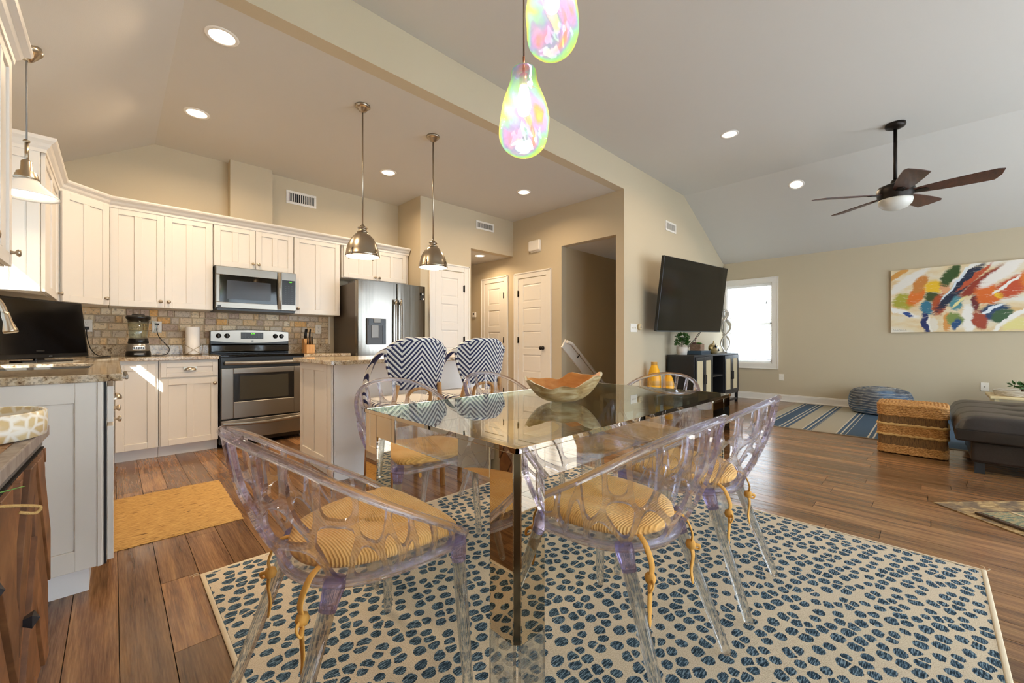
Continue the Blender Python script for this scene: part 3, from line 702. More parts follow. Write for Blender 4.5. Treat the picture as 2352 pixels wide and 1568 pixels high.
# --- small television on the counter
tvx = Vector((.59, .81, 0)).normalized(); tv = thing('television', 'small black flat television leaning in the kitchen counter corner', 'television', (-.352, 4.185, ZC), math.atan2(.81, .59))
obj('stand', MB().prism([(-.13, -.09), (.13, -.09), (.10, .09), (-.10, .09)], .001, .012).box(-.03, .03, 0, .02, .01, .08), black, tv, local=True, bev=.003)
Mt = Matrix.Rotation(-.12, 4, 'X')
obj('housing', MB().box(-.366, .366, -.006, .03, .025, .43).xf(Mt), black, tv, local=True, bev=.004)
obj('screen', MB().box(-.35, .35, -.0085, -.006, .055, .415).xf(Mt), M('tv_screen', '#050506', .1, spec=.4), tv, local=True)
obj('brand_mark', MB().box(.06, .078, -.0085, -.006, .037, .0405).xf(Mt), M('brand_grey', '#8a8a8a', .5), tv, local=True)
cable = M('black_cable', '#0b0b0b', .5)
c = thing('power_cord', 'black cord looping from the outlet behind the small television', 'cord', (-.16, 5.42, ZC))
obj('plug', MB().box(-.195, -.161, YO-.035, YO-.009, 1.165, 1.193), cable, c, bev=.004)
obj('cable', MB().tube(smooth_path([(-.178, YO-.03, 1.165), (-.175, YO-.04, 1.10), (-.15, 5.38, .99), (-.10, 5.3, .928), (-.02, 5.15, .9228), (-.06, 4.95, .9228), (-.14, 4.8, .9235), (-.17, 4.62, .945)], 6), .0038, 7), cable, c)
c = thing('power_cord', 'black blender cord hanging from the outlet and curling on the counter', 'cord', (.35, 5.42, ZC))
obj('plug', MB().box(.298, .33, YO-.03, YO-.009, 1.222, 1.238), cable, c, bev=.004)
obj('cable', MB().tube(smooth_path([(.314, YO-.026, 1.222), (.312, YO-.03, 1.16), (.33, YO-.035, 1.10), (.37, YO-.04, 1.04), (.405, 5.40, .985), (.385, 5.33, .935), (.34, 5.26, .923), (.30, 5.20, .9225), (.262, 5.15, .9235)], 6), .0038, 7), cable, c)
# --- blender
bx, by = .165, 5.13
bl = thing('blender', 'blender with glass jar, black lid and silver push-button base', 'blender', (bx, by, ZC))
z = ZC+.001
obj('base', MB().lathe([(.088, 0), (.09, .004), (.086, .045), (.082, .05)], (bx, by, z), 24), black, bl)
sb = obj('silver_body', MB().lathe([(.082, .05), (.084, .06), (.081, .09), (.074, .105), (.07, .118)], (bx, by, z), 24), M('silver_plastic', '#a9a7a3', .3, .8), bl)
obj('button_bezel', MB().obox((bx+.0, by-.083, z+.078), (1,0,0), (0,1,0), (0,0,1), .045, .006, .017), M('silver_bezel', '#c9c6c0', .25, .9), sb, bev=.006)
for k in range(5): obj('button', MB().box(bx-.036+.0155*k, bx-.0245+.0155*k, by-.092, by-.088, z+.070, z+.087), dgrey, sb, bev=.001)
obj('badge', MB().box(bx-.032, bx+.032, by-.092, by-.088, z+.02, z+.029), M('badge_silver', '#b8b8b8', .3), bl)
obj('collar', MB().lathe([(.07, .118), (.074, .124), (.068, .165), (.066, .168)], (bx, by, z), 24), black, bl)
jr = obj('jar', MB().lathe([(.062, .168), (.066, .20), (.078, .34), (.076, .34), (.063, .20), (.059, .17)], (bx, by, z), 28, close=True), jar_glass, bl)
obj('handle', MB().tube(smooth_path([(bx+.073, by-.02, z+.32), (bx+.105, by-.03, z+.325), (bx+.122, by-.034, z+.29), (bx+.118, by-.034, z+.245), (bx+.105, by-.03, z+.225)], 5), .0085, 10), jar_glass, jr)
obj('lid', MB().lathe([(.074, .315), (.078, .34), (.084, .345), (.088, .362), (.08, .376), (.045, .379), (.045, .388), (0, .389)], (bx, by, z), 28), black, bl)
# --- paper towels
px_, py_ = .585, 5.32
pt = thing('paper_towel_holder', 'white paper towel roll on a wire holder with crossed rods', 'paper towel', (px_, py_, ZC))
obj('roll', MB().lathe([(.02, .012), (.056, .012), (.058, .02), (.058, .282), (.056, .29), (.02, .29)], (px_, py_, ZC), 28), M('paper', '#f4f2ee', .9), pt)
wire = nickel
wr = MB()
ring = [(px_+.075*math.cos(a*PI/8), py_+.075*math.sin(a*PI/8), ZC+.006) for a in range(16)]
wr.tube(ring, .003, 6, closed=True)
for x0, x1 in ((-.065, .065), (.065, -.065)): wr.tube([(px_+x0, py_-.068, ZC+.008), (px_+x1, py_-.068, ZC+.10)], .0025, 6)
for x in (-.075, .075): wr.tube([(px_+x, py_, ZC+.004), (px_+x*1.15, py_, ZC+.11)], .003, 6)
obj('wire_frame', wr, wire, pt)
for x in (-.065, .065, -.086, .086): obj('ball', MB().lathe([(0, -.006), (.006, 0), (0, .006)], (px_+x, py_-(.068 if abs(x) < .08 else 0), ZC+(.103 if abs(x) < .08 else .114)), 8), wire, pt)
# --- knife block
kb_ = thing('knife_block', 'light wooden knife block full of black-handled knives', 'knife block', (1.685, 5.22, ZC))
kx, ky, z = 1.685, 5.22, ZC+.001
obj('block', MB().prism_x([(ky-.01, z), (ky+.10, z), (ky+.10, z+.16), (ky+.02, z+.175), (ky-.01, z+.12)], kx-.055, kx+.045), oak, kb_, bev=.003)
obj('front_block', MB().box(kx-.048, kx+.045, ky-.055, ky-.0105, z, z+.10), oak, kb_, bev=.003)
def knife(x, y, zb, L, tilt, fat=.009):
    o = obj('knife_handle', MB().tube([(x, y, zb), (x+tilt*.2, y-.004, zb+L*.5), (x+tilt, y-.006, zb+L)], 1, 8, flat=((1,0,0), fat, fat*1.2)), black, kb_); return o
for k, dx in enumerate((-.03, -.012, .006, .024)): knife(kx+dx, ky-.032, z+.101, .095, .003, .006)
for dx, dy, L in ((-.04, .03, .12), (-.022, .05, .125), (.012, .03, .12)): knife(kx+dx, ky+dy, z+.165, L, .008, .01)
# ================================================================ ISLAND, STOOLS, LIGHTS, WALL FITTINGS
il = thing('kitchen_island', 'white kitchen island base with two-panel end facing the range', 'island', (1.88, 3.5, 0), 0)
obj('body', MB().box(1.19, 2.62, 3.15, 3.85, .1, .884), cabm, il)
obj('toe_kick', MB().box(1.215, 2.6, 3.16, 3.78, 0, .1), toe_m, il)
obj('back_panel', MB().box(1.18, 2.63, 3.132, 3.15, .0, .884), M('island_back', '#e9e6e2', .4), il, bev=.002)
ep = shaker(3.235, 3.855, .1, .884, True, y=0, st=.06, cs=.06).xf(Matrix(((0,1,0,1.168),(1,0,0,0),(0,0,1,0),(0,0,0,1))))
obj('end_panel', ep, cabm, il, bev=.0016, seg=1)
obj('corner_trim', MB().box(1.164, 1.19, 3.132, 3.20, .0, .884).box(1.172, 1.19, 3.2, 3.235, .1, .884), cabm, il, bev=.003)
tag(obj('island_countertop', MB().box(1.115, 2.68, 3.0, 3.875, .885, .917), granite, bev=.004), 'speckled granite slab on top of the kitchen island', 'countertop')
# bar stools
g = NT('navy_white_weave'); p = g.coord('Object'); s = g.sep(p)
tx = g.math('PINGPONG', g.math('ABSOLUTE', s[0]), .135)
v = g.math('FRACT', g.math('MULTIPLY', g.math('ADD', g.math('MULTIPLY', tx, 1.12), s[2]), 1/.037))
st_f = g.math('GREATER_THAN', v, .5)
wv = g.math('MULTIPLY', g.math('SINE', g.math('MULTIPLY', s[0], 2*PI/.0075)), g.math('SINE', g.math('MULTIPLY', s[2], 2*PI/.0075)))
g.P(Base_Color=g.mix(st_f, '#e7e4dc', '#1c2450'), Roughness=.45); g.bump(wv, .6, .003); weave = g.m
g = NT('weave_binding'); p = g.coord('Object'); s = g.sep(p)
v = g.math('FRACT', g.math('MULTIPLY', g.math('ADD', g.math('ADD', s[2], g.math('MULTIPLY', s[0], .7)), g.math('MULTIPLY', s[1], .8)), 1/.036))
g.P(Base_Color=g.mix(g.math('GREATER_THAN', v, .55), '#e7e4dc', '#1c2450'), Roughness=.45); bind = g.m
g = NT('seat_weave'); p = g.coord('Object'); s = g.sep(p)
ch = g.math('MULTIPLY', g.math('SINE', g.math('MULTIPLY', s[0], 2*PI/.016)), g.math('SINE', g.math('MULTIPLY', s[1], 2*PI/.016)))
g.P(Base_Color=g.mix(g.math('GREATER_THAN', ch, 0), '#e7e4dc', '#2a3050'), Roughness=.5); seatw = g.m
def make_stool():
    t = thing('bar_stool', 'x', 'stool', (0,0,0), 0, 'bar stools at the island')
    # back shell
    V = []; F = []; nu, nv = 24, 16
    for j in range(nv+1):
        v = j/nv
        w = .155+.07*math.sin(min(1, v*1.25)*PI/2)
        if v > .72: q = (v-.72)/.28; w *= math.sqrt(max(.0, 1-q*q*.80))
        for i in range(nu+1):
            u = -1+2*i/nu; ztop = .725+.345*v
            V.append((u*w, -.245-.03*v+.075*(u*w/.22)**2, ztop))
    for j in range(nv):
        for i in range(nu): a = j*(nu+1)+i; F.append((a, a+1, a+nu+2, a+nu+1))
    obj('backrest', MB().add(V, F, True), weave, t, local=True, solid=.024)
    def edge(side):
        return [V[j*(nu+1)+(0 if side < 0 else nu)] for j in range(nv+1)]
    rim = edge(-1)+[V[nv*(nu+1)+i] for i in range(1, nu)]+list(reversed(edge(1)))
    obj('back_rim', MB().tube(rim, .0145, 10), bind, t, local=True)
    for s_ in (-1, 1):
        pth = smooth_path([(s_*.215, -.21, 1.0), (s_*.255, -.15, .965), (s_*.272, -.04, .87), (s_*.272, .04, .76), (s_*.26, .08, .64), (s_*.22, .09, .585)], 6)
        obj('arm', MB().tube(pth, .0195, 10), bind, t, local=True)
        obj('leg', MB().tube([(s_*.205, -.21, .001), (s_*.185, -.205, .6), (s_*.16, -.235, .76)], [.019, .018, .016], 10), rattan, t, local=True)
        obj('leg', MB().tube([(s_*.205, .2, .001), (s_*.19, .185, .6)], [.019, .018], 10), rattan, t, local=True)
        obj('stretcher', MB().tube([(s_*.2, -.2, .22), (s_*.2, .19, .22)], .012, 8), rattan, t, local=True)
        obj('brace', MB().tube(smooth_path([(s_*.19, -.2, .42), (s_*.12, -.2, .55), (s_*.04, -.2, .585)], 5), .011, 8), rattan, t, local=True)
    for y in (-.2, .19): obj('stretcher', MB().tube([(-.2, y, .25), (.2, y, .25)], .012, 8), rattan, t, local=True)
    obj('back_arch', MB().tube(smooth_path([(-.09, -.225, .62), (-.085, -.24, .69), (-.04, -.25, .725), (.04, -.25, .725), (.085, -.24, .69), (.09, -.225, .62)], 5), .013, 8), rattan, t, local=True)
    se = []
    for k in range(32):
        a = 2*PI*k/32; c_, s_ = math.cos(a), math.sin(a); r_ = .225/(abs(c_)**3.2+abs(s_)**3.2)**(1/3.2); se.append((r_*c_, r_*s_))
    obj('seat', MB().prism([(x*.97, y*.97) for x, y in se], .60, .64), seatw, t, local=True, bev=.012)
    obj('seat_rim', MB().tube([(x, y, .612) for x, y in se], .022, 10, closed=True), bind, t, local=True)
    return t
st1 = make_stool(); st2 = copy_tree(st1)
st1.location = (1.545, 2.735, 0); st1.rotation_euler.z = -.06; st1['label'] = 'navy and white woven bar stool nearer the range at the island'
st2.location = (2.15, 2.745, 0); st2.rotation_euler.z = -.1; st2['label'] = 'navy and white woven bar stool nearer the closet door at the island'
# --- lamps
WARM = (1, .75, .48)
def lamp_light(name, loc, size, power, parent=None, col=WARM, spread=2.75):
    d = bpy.data.lights.new(name, 'AREA'); d.shape = 'DISK'; d.size = size; d.energy = power; d.color = col; d.spread = spread
    o = bpy.data.objects.new(name, d); C.objects.link(o); o.location = Vector(loc)-(wloc(parent) if parent else Vector((0,0,0))); o.parent = parent; return o
def can_light(x, y, z, label, power=15, tilt=0):
    t = thing('recessed_light', label, 'ceiling light', (x, y, z), 0, 'recessed ceiling lights')
    obj('trim', MB().lathe([(.072, -.001), (.074, -.006), (.092, -.005), (.095, 0)], (0,0,0), 32, close=True), white, t, local=True)
    obj('lens', MB().lathe([(0, -.003), (.072, -.003), (.072, -.001), (0, -.001)], (0,0,0), 28), lamp_e, t, local=True)
    o = lamp_light('lamp', (x, y, z-.02), .14, power, t); return t
can_light(.508, 3.238, ZK, 'nearest recessed light in the kitchen ceiling, top left')
can_light(.521, 4.48, ZK, 'recessed kitchen light near the vaulted crease above the corner cabinets')
can_light(2.322, 4.472, ZK, 'recessed kitchen light above the refrigerator side of the range')
can_light(3.921, 3.796, ZK, 'recessed kitchen light near the doors')
can_light(5.032, 1.603, ZL, 'recessed light in the flat living room ceiling', 12)
ZS = lambda x: ZL-.48*(x-6.63)
ls = can_light(6.92, 1.33, ZS(6.92)-.002, 'recessed light on the sloped ceiling left of the fan', 12); ls.rotation_euler = (0, math.atan(.48), 0)
can_light(4.322, 5.193, 2.47, 'recessed light in the low hall ceiling', 9)
def dome_pendant(x, y, label):
    zc = ZK; zb = 1.775
    t = thing('dome_pendant', label, 'pendant light', (x, y, zb), 0, 'nickel dome pendants over the island')
    obj('canopy', MB().lathe([(.062, zc-.001), (.062, zc-.012), (.05, zc-.022), (.035, zc-.026), (.032, zc-.045), (.012, zc-.05), (.008, zc-.06)], (x, y, 0), 28), nickel, t)
    obj('rod', MB().cyl((x, y, zc-.05), (x, y, zb+.27), .0065, n=12), nickel, t)
    obj('socket_cage', MB().lathe([(.009, zb+.275), (.012, zb+.265), (.022, zb+.255), (.026, zb+.245), (.04, zb+.243), (.041, zb+.236), (.033, zb+.232), (.033, zb+.214), (.044, zb+.21), (.046, zb+.203), (.04, zb+.198)], (x, y, 0), 28), nickel, t)
    sh = obj('shade', MB().lathe([(.040, zb+.2), (.06, zb+.185), (.09, zb+.15), (.115, zb+.105), (.129, zb+.055), (.134, zb+.022), (.138, zb+.016), (.139, zb), (.133, zb-.002), (.13, zb+.02), (.11, zb+.1), (.085, zb+.145), (.04, zb+.19)], (x, y, 0), 40), nickel, t)
    obj('diffuser', MB().lathe([(0, zb-.008), (.08, zb-.006), (.131, zb-.002), (.131, zb+.004), (0, zb+.004)], (x, y, 0), 32), lamp_e, t)
    for k in range(4):
        a = k*PI/2+.5; cx_, sx_ = math.cos(a), math.sin(a)
        obj('clip', MB().tube([(x+.128*cx_, y+.128*sx_, zb+.05), (x+.143*cx_, y+.143*sx_, zb+.035), (x+.146*cx_, y+.146*sx_, zb+.008), (x+.138*cx_, y+.138*sx_, zb-.006)], .006, 8), nickel, sh)
    lamp_light('lamp', (x, y, zb-.02), .24, 10, t)
dome_pendant(1.51, 3.36, 'brushed nickel dome pendant over the island, nearer the range')
dome_pendant(2.225, 3.38, 'brushed nickel dome pendant over the island, nearer the refrigerator')
# sink pendant
x, y = -.345, 3.5; zc = ZK-SLK*(.297-x); zb = 1.862
t = thing('sink_pendant', 'cone pendant with white shade above the sink at left', 'pendant light', (x, y, zb))
obj('canopy', MB().lathe([(.066, .03), (.066, .0), (.055, -.012), (.02, -.04), (.006, -.05)], (0,0,0), 28).xf(Matrix.Translation((x, y, zc-.01)) @ Matrix.Rotation(-math.atan(SLK)*.5, 4, 'Y')), nickel, t)
cord = obj('cord', MB().cyl((x, y, zc-.05), (x, y, zb+.30), .004, n=8), M('grey_cord', '#8a8a88', .5), t)
obj('stem', MB().cyl((x, y, zb+.30), (x, y, zb+.17), .008, n=12).lathe([(.012, zb+.31), (.015, zb+.303), (.012, zb+.296)], (x, y, 0), 12), nickel, t)
obj('socket', MB().lathe([(.012, zb+.20), (.022, zb+.19), (.024, zb+.14), (.04, zb+.13), (.04, zb+.12), (.045, zb+.116), (.045, zb+.106), (.05, zb+.1), (.05, zb+.092)], (x, y, 0), 24), nickel, t)
obj('shade', MB().lathe([(.045, zb+.092), (.055, zb+.075), (.12, zb+.012), (.128, zb+.002), (.128, zb-.002), (.118, zb+.006), (.052, zb+.066), (.04, zb+.085)], (x, y, 0), 36), M('shade_white', '#ece7de', .4), t)
obj('diffuser', MB().lathe([(0, zb+.012), (.11, zb+.012), (.11, zb+.016), (0, zb+.016)], (x, y, 0), 28), lamp_e, t)
lamp_light('lamp', (x, y, zb-.005), .2, 3, t)
# --- vents
slat_v = MB().box(-.0035, .0035, -.003, .003, -.5, .5).mesh('slat'); slat_v.materials.append(white)
def vent_y(label, x0, x1, z0, z1, y, n):
    t = thing('wall_vent', label, 'vent', ((x0+x1)/2, y, (z0+z1)/2)); f = .028; cx_, cz_ = (x0+x1)/2, (z0+z1)/2
    obj('backing', MB().box(x0+f, x1-f, y-.001, y, z0+f, z1-f), blackm, t)
    obj('frame', MB().box(x0, x1, y-.009, y-.0012, z0, z0+f).box(x0, x1, y-.009, y-.0012, z1-f, z1).box(x0, x0+f, y-.009, y-.0012, z0+f, z1-f).box(x1-f, x1, y-.009, y-.0012, z0+f, z1-f), white, t, bev=.002)
    for k in range(n):
        o = bpy.data.objects.new('slat', slat_v); C.objects.link(o); o.parent = t
        o.location = (x0+f+(x1-x0-2*f)*(k+.5)/n-cx_, -.006, 0); o.scale = (1, 1, z1-z0-2*f)
vent_y('white wall vent high on the range wall beside the chase', 1.503, 1.851, 2.745, 2.905, YA, 12)
vent_y('white wall vent above the pantry door and hall opening', 3.976, 4.342, 2.79, 2.92, 4.87, 14)
vent_y('small wall vent high on the television wall', 5.962, 6.323, 2.74, 2.89, YT, 12)
# --- small wall fittings
t = thing('door_chime', 'white plastic chime box on the wall above the closet door', 'chime', (4.777, 4.354, 2.47))
obj('cover', MB().box(4.715, 4.777, 4.235, 4.473, 2.48, 2.645), white, t, bev=.02, seg=4); obj('base', MB().box(4.765, 4.7775, 4.25, 4.46, 2.465, 2.63), almond, t)
t = thing('thermostat', 'small white thermostat on the hall wall', 'thermostat', (4.777, 5.89, 1.5))
obj('body', MB().box(4.752, 4.777, 5.84, 5.94, 1.50, 1.597), white, t, bev=.006); obj('display', MB().box(4.7505, 4.752, 5.87, 5.91, 1.545, 1.58), dgrey, t)
t = thing('light_switch', 'white triple light switch plate on the television wall corner', 'light switch', (5.02, YT, 1.18))
obj('plate', MB().box(4.935, 5.105, YT-.006, YT, 1.183, 1.297), white, t, bev=.002)
for k in range(3): obj('toggle', MB().box(4.97+.045*k, 4.98+.045*k, YT-.014, YT-.006, 1.23, 1.25), almond, t)
t = thing('motion_sensor', 'round beige dimmer knob beside the light switch plate', 'sensor', (5.165, YT, 1.24))
obj('body', MB().lathe([(.045, YT), (.045, YT-.02), (.038, YT-.03), (0, YT-.032)], (5.165, 0, 1.255), 24, axis='y'), M('beige_plastic', '#cdb890', .5), t)
obj('dots', MB().box(5.15, 5.18, YT-.034, YT-.0315, 1.262, 1.268).box(5.15, 5.18, YT-.034, YT-.0315, 1.242, 1.248), dgrey, t)
def outlet_x(label, y, z, x=XF, jack=False):
    t = thing('outlet', label, 'outlet', (x, y, z))
    obj('plate', MB().box(x-.006, x, y-.037, y+.037, z-.057, z+.057), almond, t, bev=.002)
    if jack: obj('jack', MB().lathe([(.008, x-.006), (.007, x-.012), (0, x-.012)], (0, y, z), 12, axis='x'), nickel, t)
    else:
        for dz in (-.024, .024): obj('receptacle', MB().box(x-.009, x-.006, y-.017, y+.017, z+dz-.016, z+dz+.016), almond, t, bev=.002)
outlet_x('almond outlet on the far wall just right of the window', 1.843, .425)
outlet_x('almond cable jack plate on the far wall beside the low table', -.508, .443, jack=True)
# --- handrail in the stairwell
hr = thing('handrail', 'white painted handrail descending in the stairwell opening', 'handrail', (5.2, 3.84, 0))
d = Vector((1, 0, -.775)).normalized()
obj('backer_board', MB().obox(Vector((4.84, 3.826, 1.0))+d*.85, d, (0,1,0), d.cross(Vector((0,1,0))), .9, .015, .075), white, hr, bev=.004)
obj('rail', MB().tube([Vector((4.83, 3.78, 1.055)), Vector((4.95, 3.775, 1.02)), Vector((4.95, 3.775, 1.02))+d*1.5], .024, 12), white, hr)
for k in (.22, 1.1): obj('bracket', MB().tube([Vector((4.95, 3.81, .97))+d*k+Vector((0,0,-.03)), Vector((4.95, 3.775, .975))+d*k, Vector((4.95, 3.775, 1.0))+d*k], .008, 8), bronze, hr)
# ================================================================ DINING
# --- spotted rug
RZ = .009
RX0, RX1, RY0, RY1 = .275, 2.865, -.18, 2.30
g = NT('spotted_rug'); p = g.coord('Position')
wob = g.n('ShaderNodeTexNoise'); g.L.new(p, wob.inputs['Vector']); wob.inputs['Scale'].default_value = 9
pv = g.n('ShaderNodeVectorMath', operation='MULTIPLY_ADD'); g.L.new(wob.outputs['Color'], pv.inputs[0]); pv.inputs[1].default_value = (.03, .03, 0); g.L.new(p, pv.inputs[2])
mp = g.mapping(pv.outputs[0], (1.0, 1.15, 0.0), (0, 0, .3))
de = g.voro(mp, 17.5, 'DISTANCE_TO_EDGE', rand=.62, dims='2D'); f1 = g.voro(mp, 17.5, 'F1', rand=.62, dims='2D')
rnd = g.voro(mp, 17.5, 'F1', 'Color', .62, '2D'); rs = g.sep(rnd)
tooth = g.math('MULTIPLY', g.math('SINE', g.math('MULTIPLY', g.sep(p)[0], 2*PI/.007)), .018)
rad = g.math('ADD', g.math('MULTIPLY_ADD', rs[0], .14, .335), tooth)
inside = g.math('MULTIPLY', g.math('LESS_THAN', f1, rad), g.math('GREATER_THAN', de, g.math('MULTIPLY_ADD', tooth, 1, .075)))
hat = g.noise(g.mapping(p, (40, 260, 1), (0, 0, .6)), 1, 2)
blue = g.ramp(hat, [(.36, '#222f3a'), (.5, '#3a5163'), (.62, '#8298a6')])
cre = g.ramp(g.noise(g.mapping(p, (300, 300, 1)), 1, 2), [(.3, '#bfae94'), (.6, '#ddcfb8')])
g.P(Base_Color=g.mix(inside, cre, blue), Roughness=.95); g.b.inputs['Specular IOR Level'].default_value = .1
wv = g.math('MULTIPLY', g.math('SINE', g.math('MULTIPLY', g.sep(p)[0], 2*PI/.006)), g.math('SINE', g.math('MULTIPLY', g.sep(p)[1], 2*PI/.006)))
g.bump(wv, .35, .002); rugm = g.m
rg_ = thing('area_rug', 'cream area rug with blue pebble spots under the dining table', 'rug', ((RX0+RX1)/2, (RY0+RY1)/2, 0))
obj('pile', MB().box(RX0+.02, RX1-.02, RY0+.02, RY1-.02, .0005, RZ-.001), rugm, rg_)
bd = M('rug_binding', '#d8c8ab', .95)
obj('binding', MB().tube([(RX0+.011, RY0+.011, .006), (RX1-.011, RY0+.011, .006), (RX1-.011, RY1-.011, .006), (RX0+.011, RY1-.011, .006)], 1, 10, closed=True, flat=((0,0,1), .0052, .012)), bd, rg_)
for cx_, cy_, a in ((RX1-.005, RY0+.005, -.8), (RX0+.005, RY1-.005, 2.4)):
    obj('frayed_thread', MB().tube(smooth_path([(cx_, cy_, .006), (cx_+.02*math.cos(a), cy_+.02*math.sin(a), .012), (cx_+.04*math.cos(a+.5), cy_+.04*math.sin(a+.5), .008)], 4), .0012, 5).tube(smooth_path([(cx_, cy_, .006), (cx_+.02*math.cos(a+1), cy_+.02*math.sin(a+1), .014), (cx_+.035*math.cos(a+1.3), cy_+.035*math.sin(a+1.3), .012)], 4), .0012, 5), bd, rg_)
# --- jute mat
g = NT('jute'); p = g.coord('Position'); n = g.noise(g.mapping(p, (18, 130, 1)), 1, 4, .7); n2 = g.noise(g.mapping(p, (14, 60, 1)), 1, 2)
cc = g.ramp(n, [(.3, '#6f5029'), (.43, '#b48a4e'), (.6, '#cfa868')]); cc = g.mix(g.ramp(n2, [(.28, (1,1,1,1)), (.36, (0,0,0,1))]), cc, '#6b4c28')
g.P(Base_Color=cc, Roughness=1); g.bump(n, 1, .006); jute = g.m
jm = thing('jute_mat', 'natural jute kitchen mat on the floor before the sink run', 'mat', (.26, 3.32, 0)); rj = random.Random(3)
V = []; F = []; nx, ny = 30, 44
for j in range(ny+1):
    for i in range(nx+1):
        ex = rj.uniform(-.004, .004) if i in (0, nx) else 0; ey = rj.uniform(-.004, .004) if j in (0, ny) else 0
        V.append((-.03+.585*i/nx+ex+.02*(j/ny), 2.86+.93*j/ny+ey, .009+rj.uniform(-.0012, .0012) if 0 < i < nx and 0 < j < ny else .0015))
for j in range(ny):
    for i in range(nx): a = j*(nx+1)+i; F.append((a, a+1, a+nx+2, a+nx+1))
obj('weave', MB().add(V, F, True), jute, jm)
fz = MB()
for k in range(90):
    xx = -.03+.585*rj.random(); yy = 2.86 if rj.random() < .7 else 3.79; dd = -1 if yy < 3 else 1
    fz.tube([(xx, yy, .005), (xx+rj.uniform(-.01, .01), yy+dd*rj.uniform(.004, .014), .003)], .0009, 4)
o = obj('fringe', fz, jute, jm); o['kind'] = 'stuff'
# --- table
TX0, TX1, TY0, TY1, TZ = .79, 2.50, .79, 1.74, .76
tb = thing('dining_table', 'glass dining table with mirrored chrome corner legs on clear feet', 'table', ((TX0+TX1)/2, (TY0+TY1)/2, RZ))
mirror = M('mirror_chrome', '#cdbfa8', .015, 1); dchr = M('dark_chrome', '#6a6357', .12, 1)
obj('glass_top', MB().box(TX0+.008, TX1-.008, TY0+.008, TY1-.008, TZ-.012, TZ), table_glass, tb)
obj('top_frame', MB().box(TX0, TX1, TY0, TY0+.007, TZ-.013, TZ+.001).box(TX0, TX1, TY1-.007, TY1, TZ-.013, TZ+.001).box(TX0, TX0+.007, TY0, TY1, TZ-.013, TZ+.001).box(TX1-.007, TX1, TY0, TY1, TZ-.013, TZ+.001), mirror, tb)
zl, zt, zbk, BW, LW, th, ch = .215, TZ-.0135, TZ-.105, .27, .115, .010, .016
for sx, x in ((1, TX0), (-1, TX1)):
    for sy, y in ((1, TY0), (-1, TY1)):
        b = MB()
        b.box(x+sx*ch, x+sx*LW, y, y+sy*th, zl, zt); b.box(x+sx*LW, x+sx*BW, y, y+sy*th, zbk, zt)
        b.box(x, x+sx*th, y+sy*ch, y+sy*LW, zl, zt); b.box(x, x+sx*th, y+sy*LW, y+sy*BW, zbk, zt)
        b.box(x+sx*th, x+sx*LW, y+sy*th*2, y+sy*th, zl, zt); 
        lg_ = obj('leg', b, mirror, tb, bev=.0015, seg=1)
        q = MB().prism([(x+sx*ch, y+sy*.003), (x+sx*.003, y+sy*ch), (x+sx*.012, y+sy*.03), (x+sx*.03, y+sy*.012)] if sx*sy < 0 else [(x+sx*.003, y+sy*ch), (x+sx*ch, y+sy*.003), (x+sx*.03, y+sy*.012), (x+sx*.012, y+sy*.03)], zl, zt)
        obj('corner_channel', q, dchr, lg_)
        f = MB().box(x+sx*ch, x+sx*LW, y, y+sy*.012, RZ, zl).box(x, x+sx*.012, y+sy*ch, y+sy*LW, RZ, zl)
        obj('clear_foot', f, acryl_leg, tb)
obj('apron', MB().box(TX0+BW, TX1-BW, TY0+.001, TY0+.011, zbk, zt), acryl_leg, tb); obj('apron', MB().box(TX0+BW, TX1-BW, TY1-.011, TY1-.001, zbk, zt), acryl_leg, tb)
obj('apron', MB().box(TX0+.001, TX0+.011, TY0+BW, TY1-BW, zbk, zt), acryl_leg, tb); obj('apron', MB().box(TX1-.011, TX1-.001, TY0+BW, TY1-BW, zbk, zt), acryl_leg, tb)
# --- clear chairs
def lerp_curve(pts, n):
    sp = smooth_path(pts, 12); L = [0]
    for i in range(1, len(sp)): L.append(L[-1]+(sp[i]-sp[i-1]).length)
    out = []; k = 0
    for i in range(n+1):
        s_ = L[-1]*i/n
        while k < len(L)-2 and L[k+1] < s_: k += 1
        t = (s_-L[k])/max(1e-9, L[k+1]-L[k]); out.append(sp[k].lerp(sp[k+1], t))
    return out, L[-1]
half_t = [(-.245, .20, .470), (-.272, .10, .535), (-.287, -.02, .605), (-.272, -.15, .685), (-.215, -.265, .76), (-.115, -.34, .803), (0, -.362, .815)]
half_b = [(-.232, .20, .445), (-.238, .12, .441), (-.236, .03, .438), (-.215, -.08, .436), (-.165, -.165, .435), (-.085, -.212, .435), (0, -.226, .435)]
def mir(h): return h+[(-x, y, z) for x, y, z in reversed(h[:-1])]
CT, LT = lerp_curve(mir(half_t), 240); CB, LB = lerp_curve(mir(half_b), 240)
def surf(u, v):
    f_ = max(0, min(240, u*240)); i = min(239, int(f_)); t = f_-i
    a = CB[i].lerp(CB[i+1], t); b = CT[i].lerp(CT[i+1], t); q = a.lerp(b, v)
    out = Vector((a.x, a.y-.02, 0)); out.normalize()
    return q+out*(.022*math.sin(PI*v)*min(1, (b-a).length/.2))
LC = (LT+LB)/2
def hgt(s_):
    u = s_/LC; i = min(240, max(0, int(round(u*240)))); return (CT[i]-CB[i]).length
rc = random.Random(21)
dom = [(0, 0), (LC, 0)]
hs = [(LC*(1-k/40), hgt(LC*(1-k/40))) for k in range(41)]
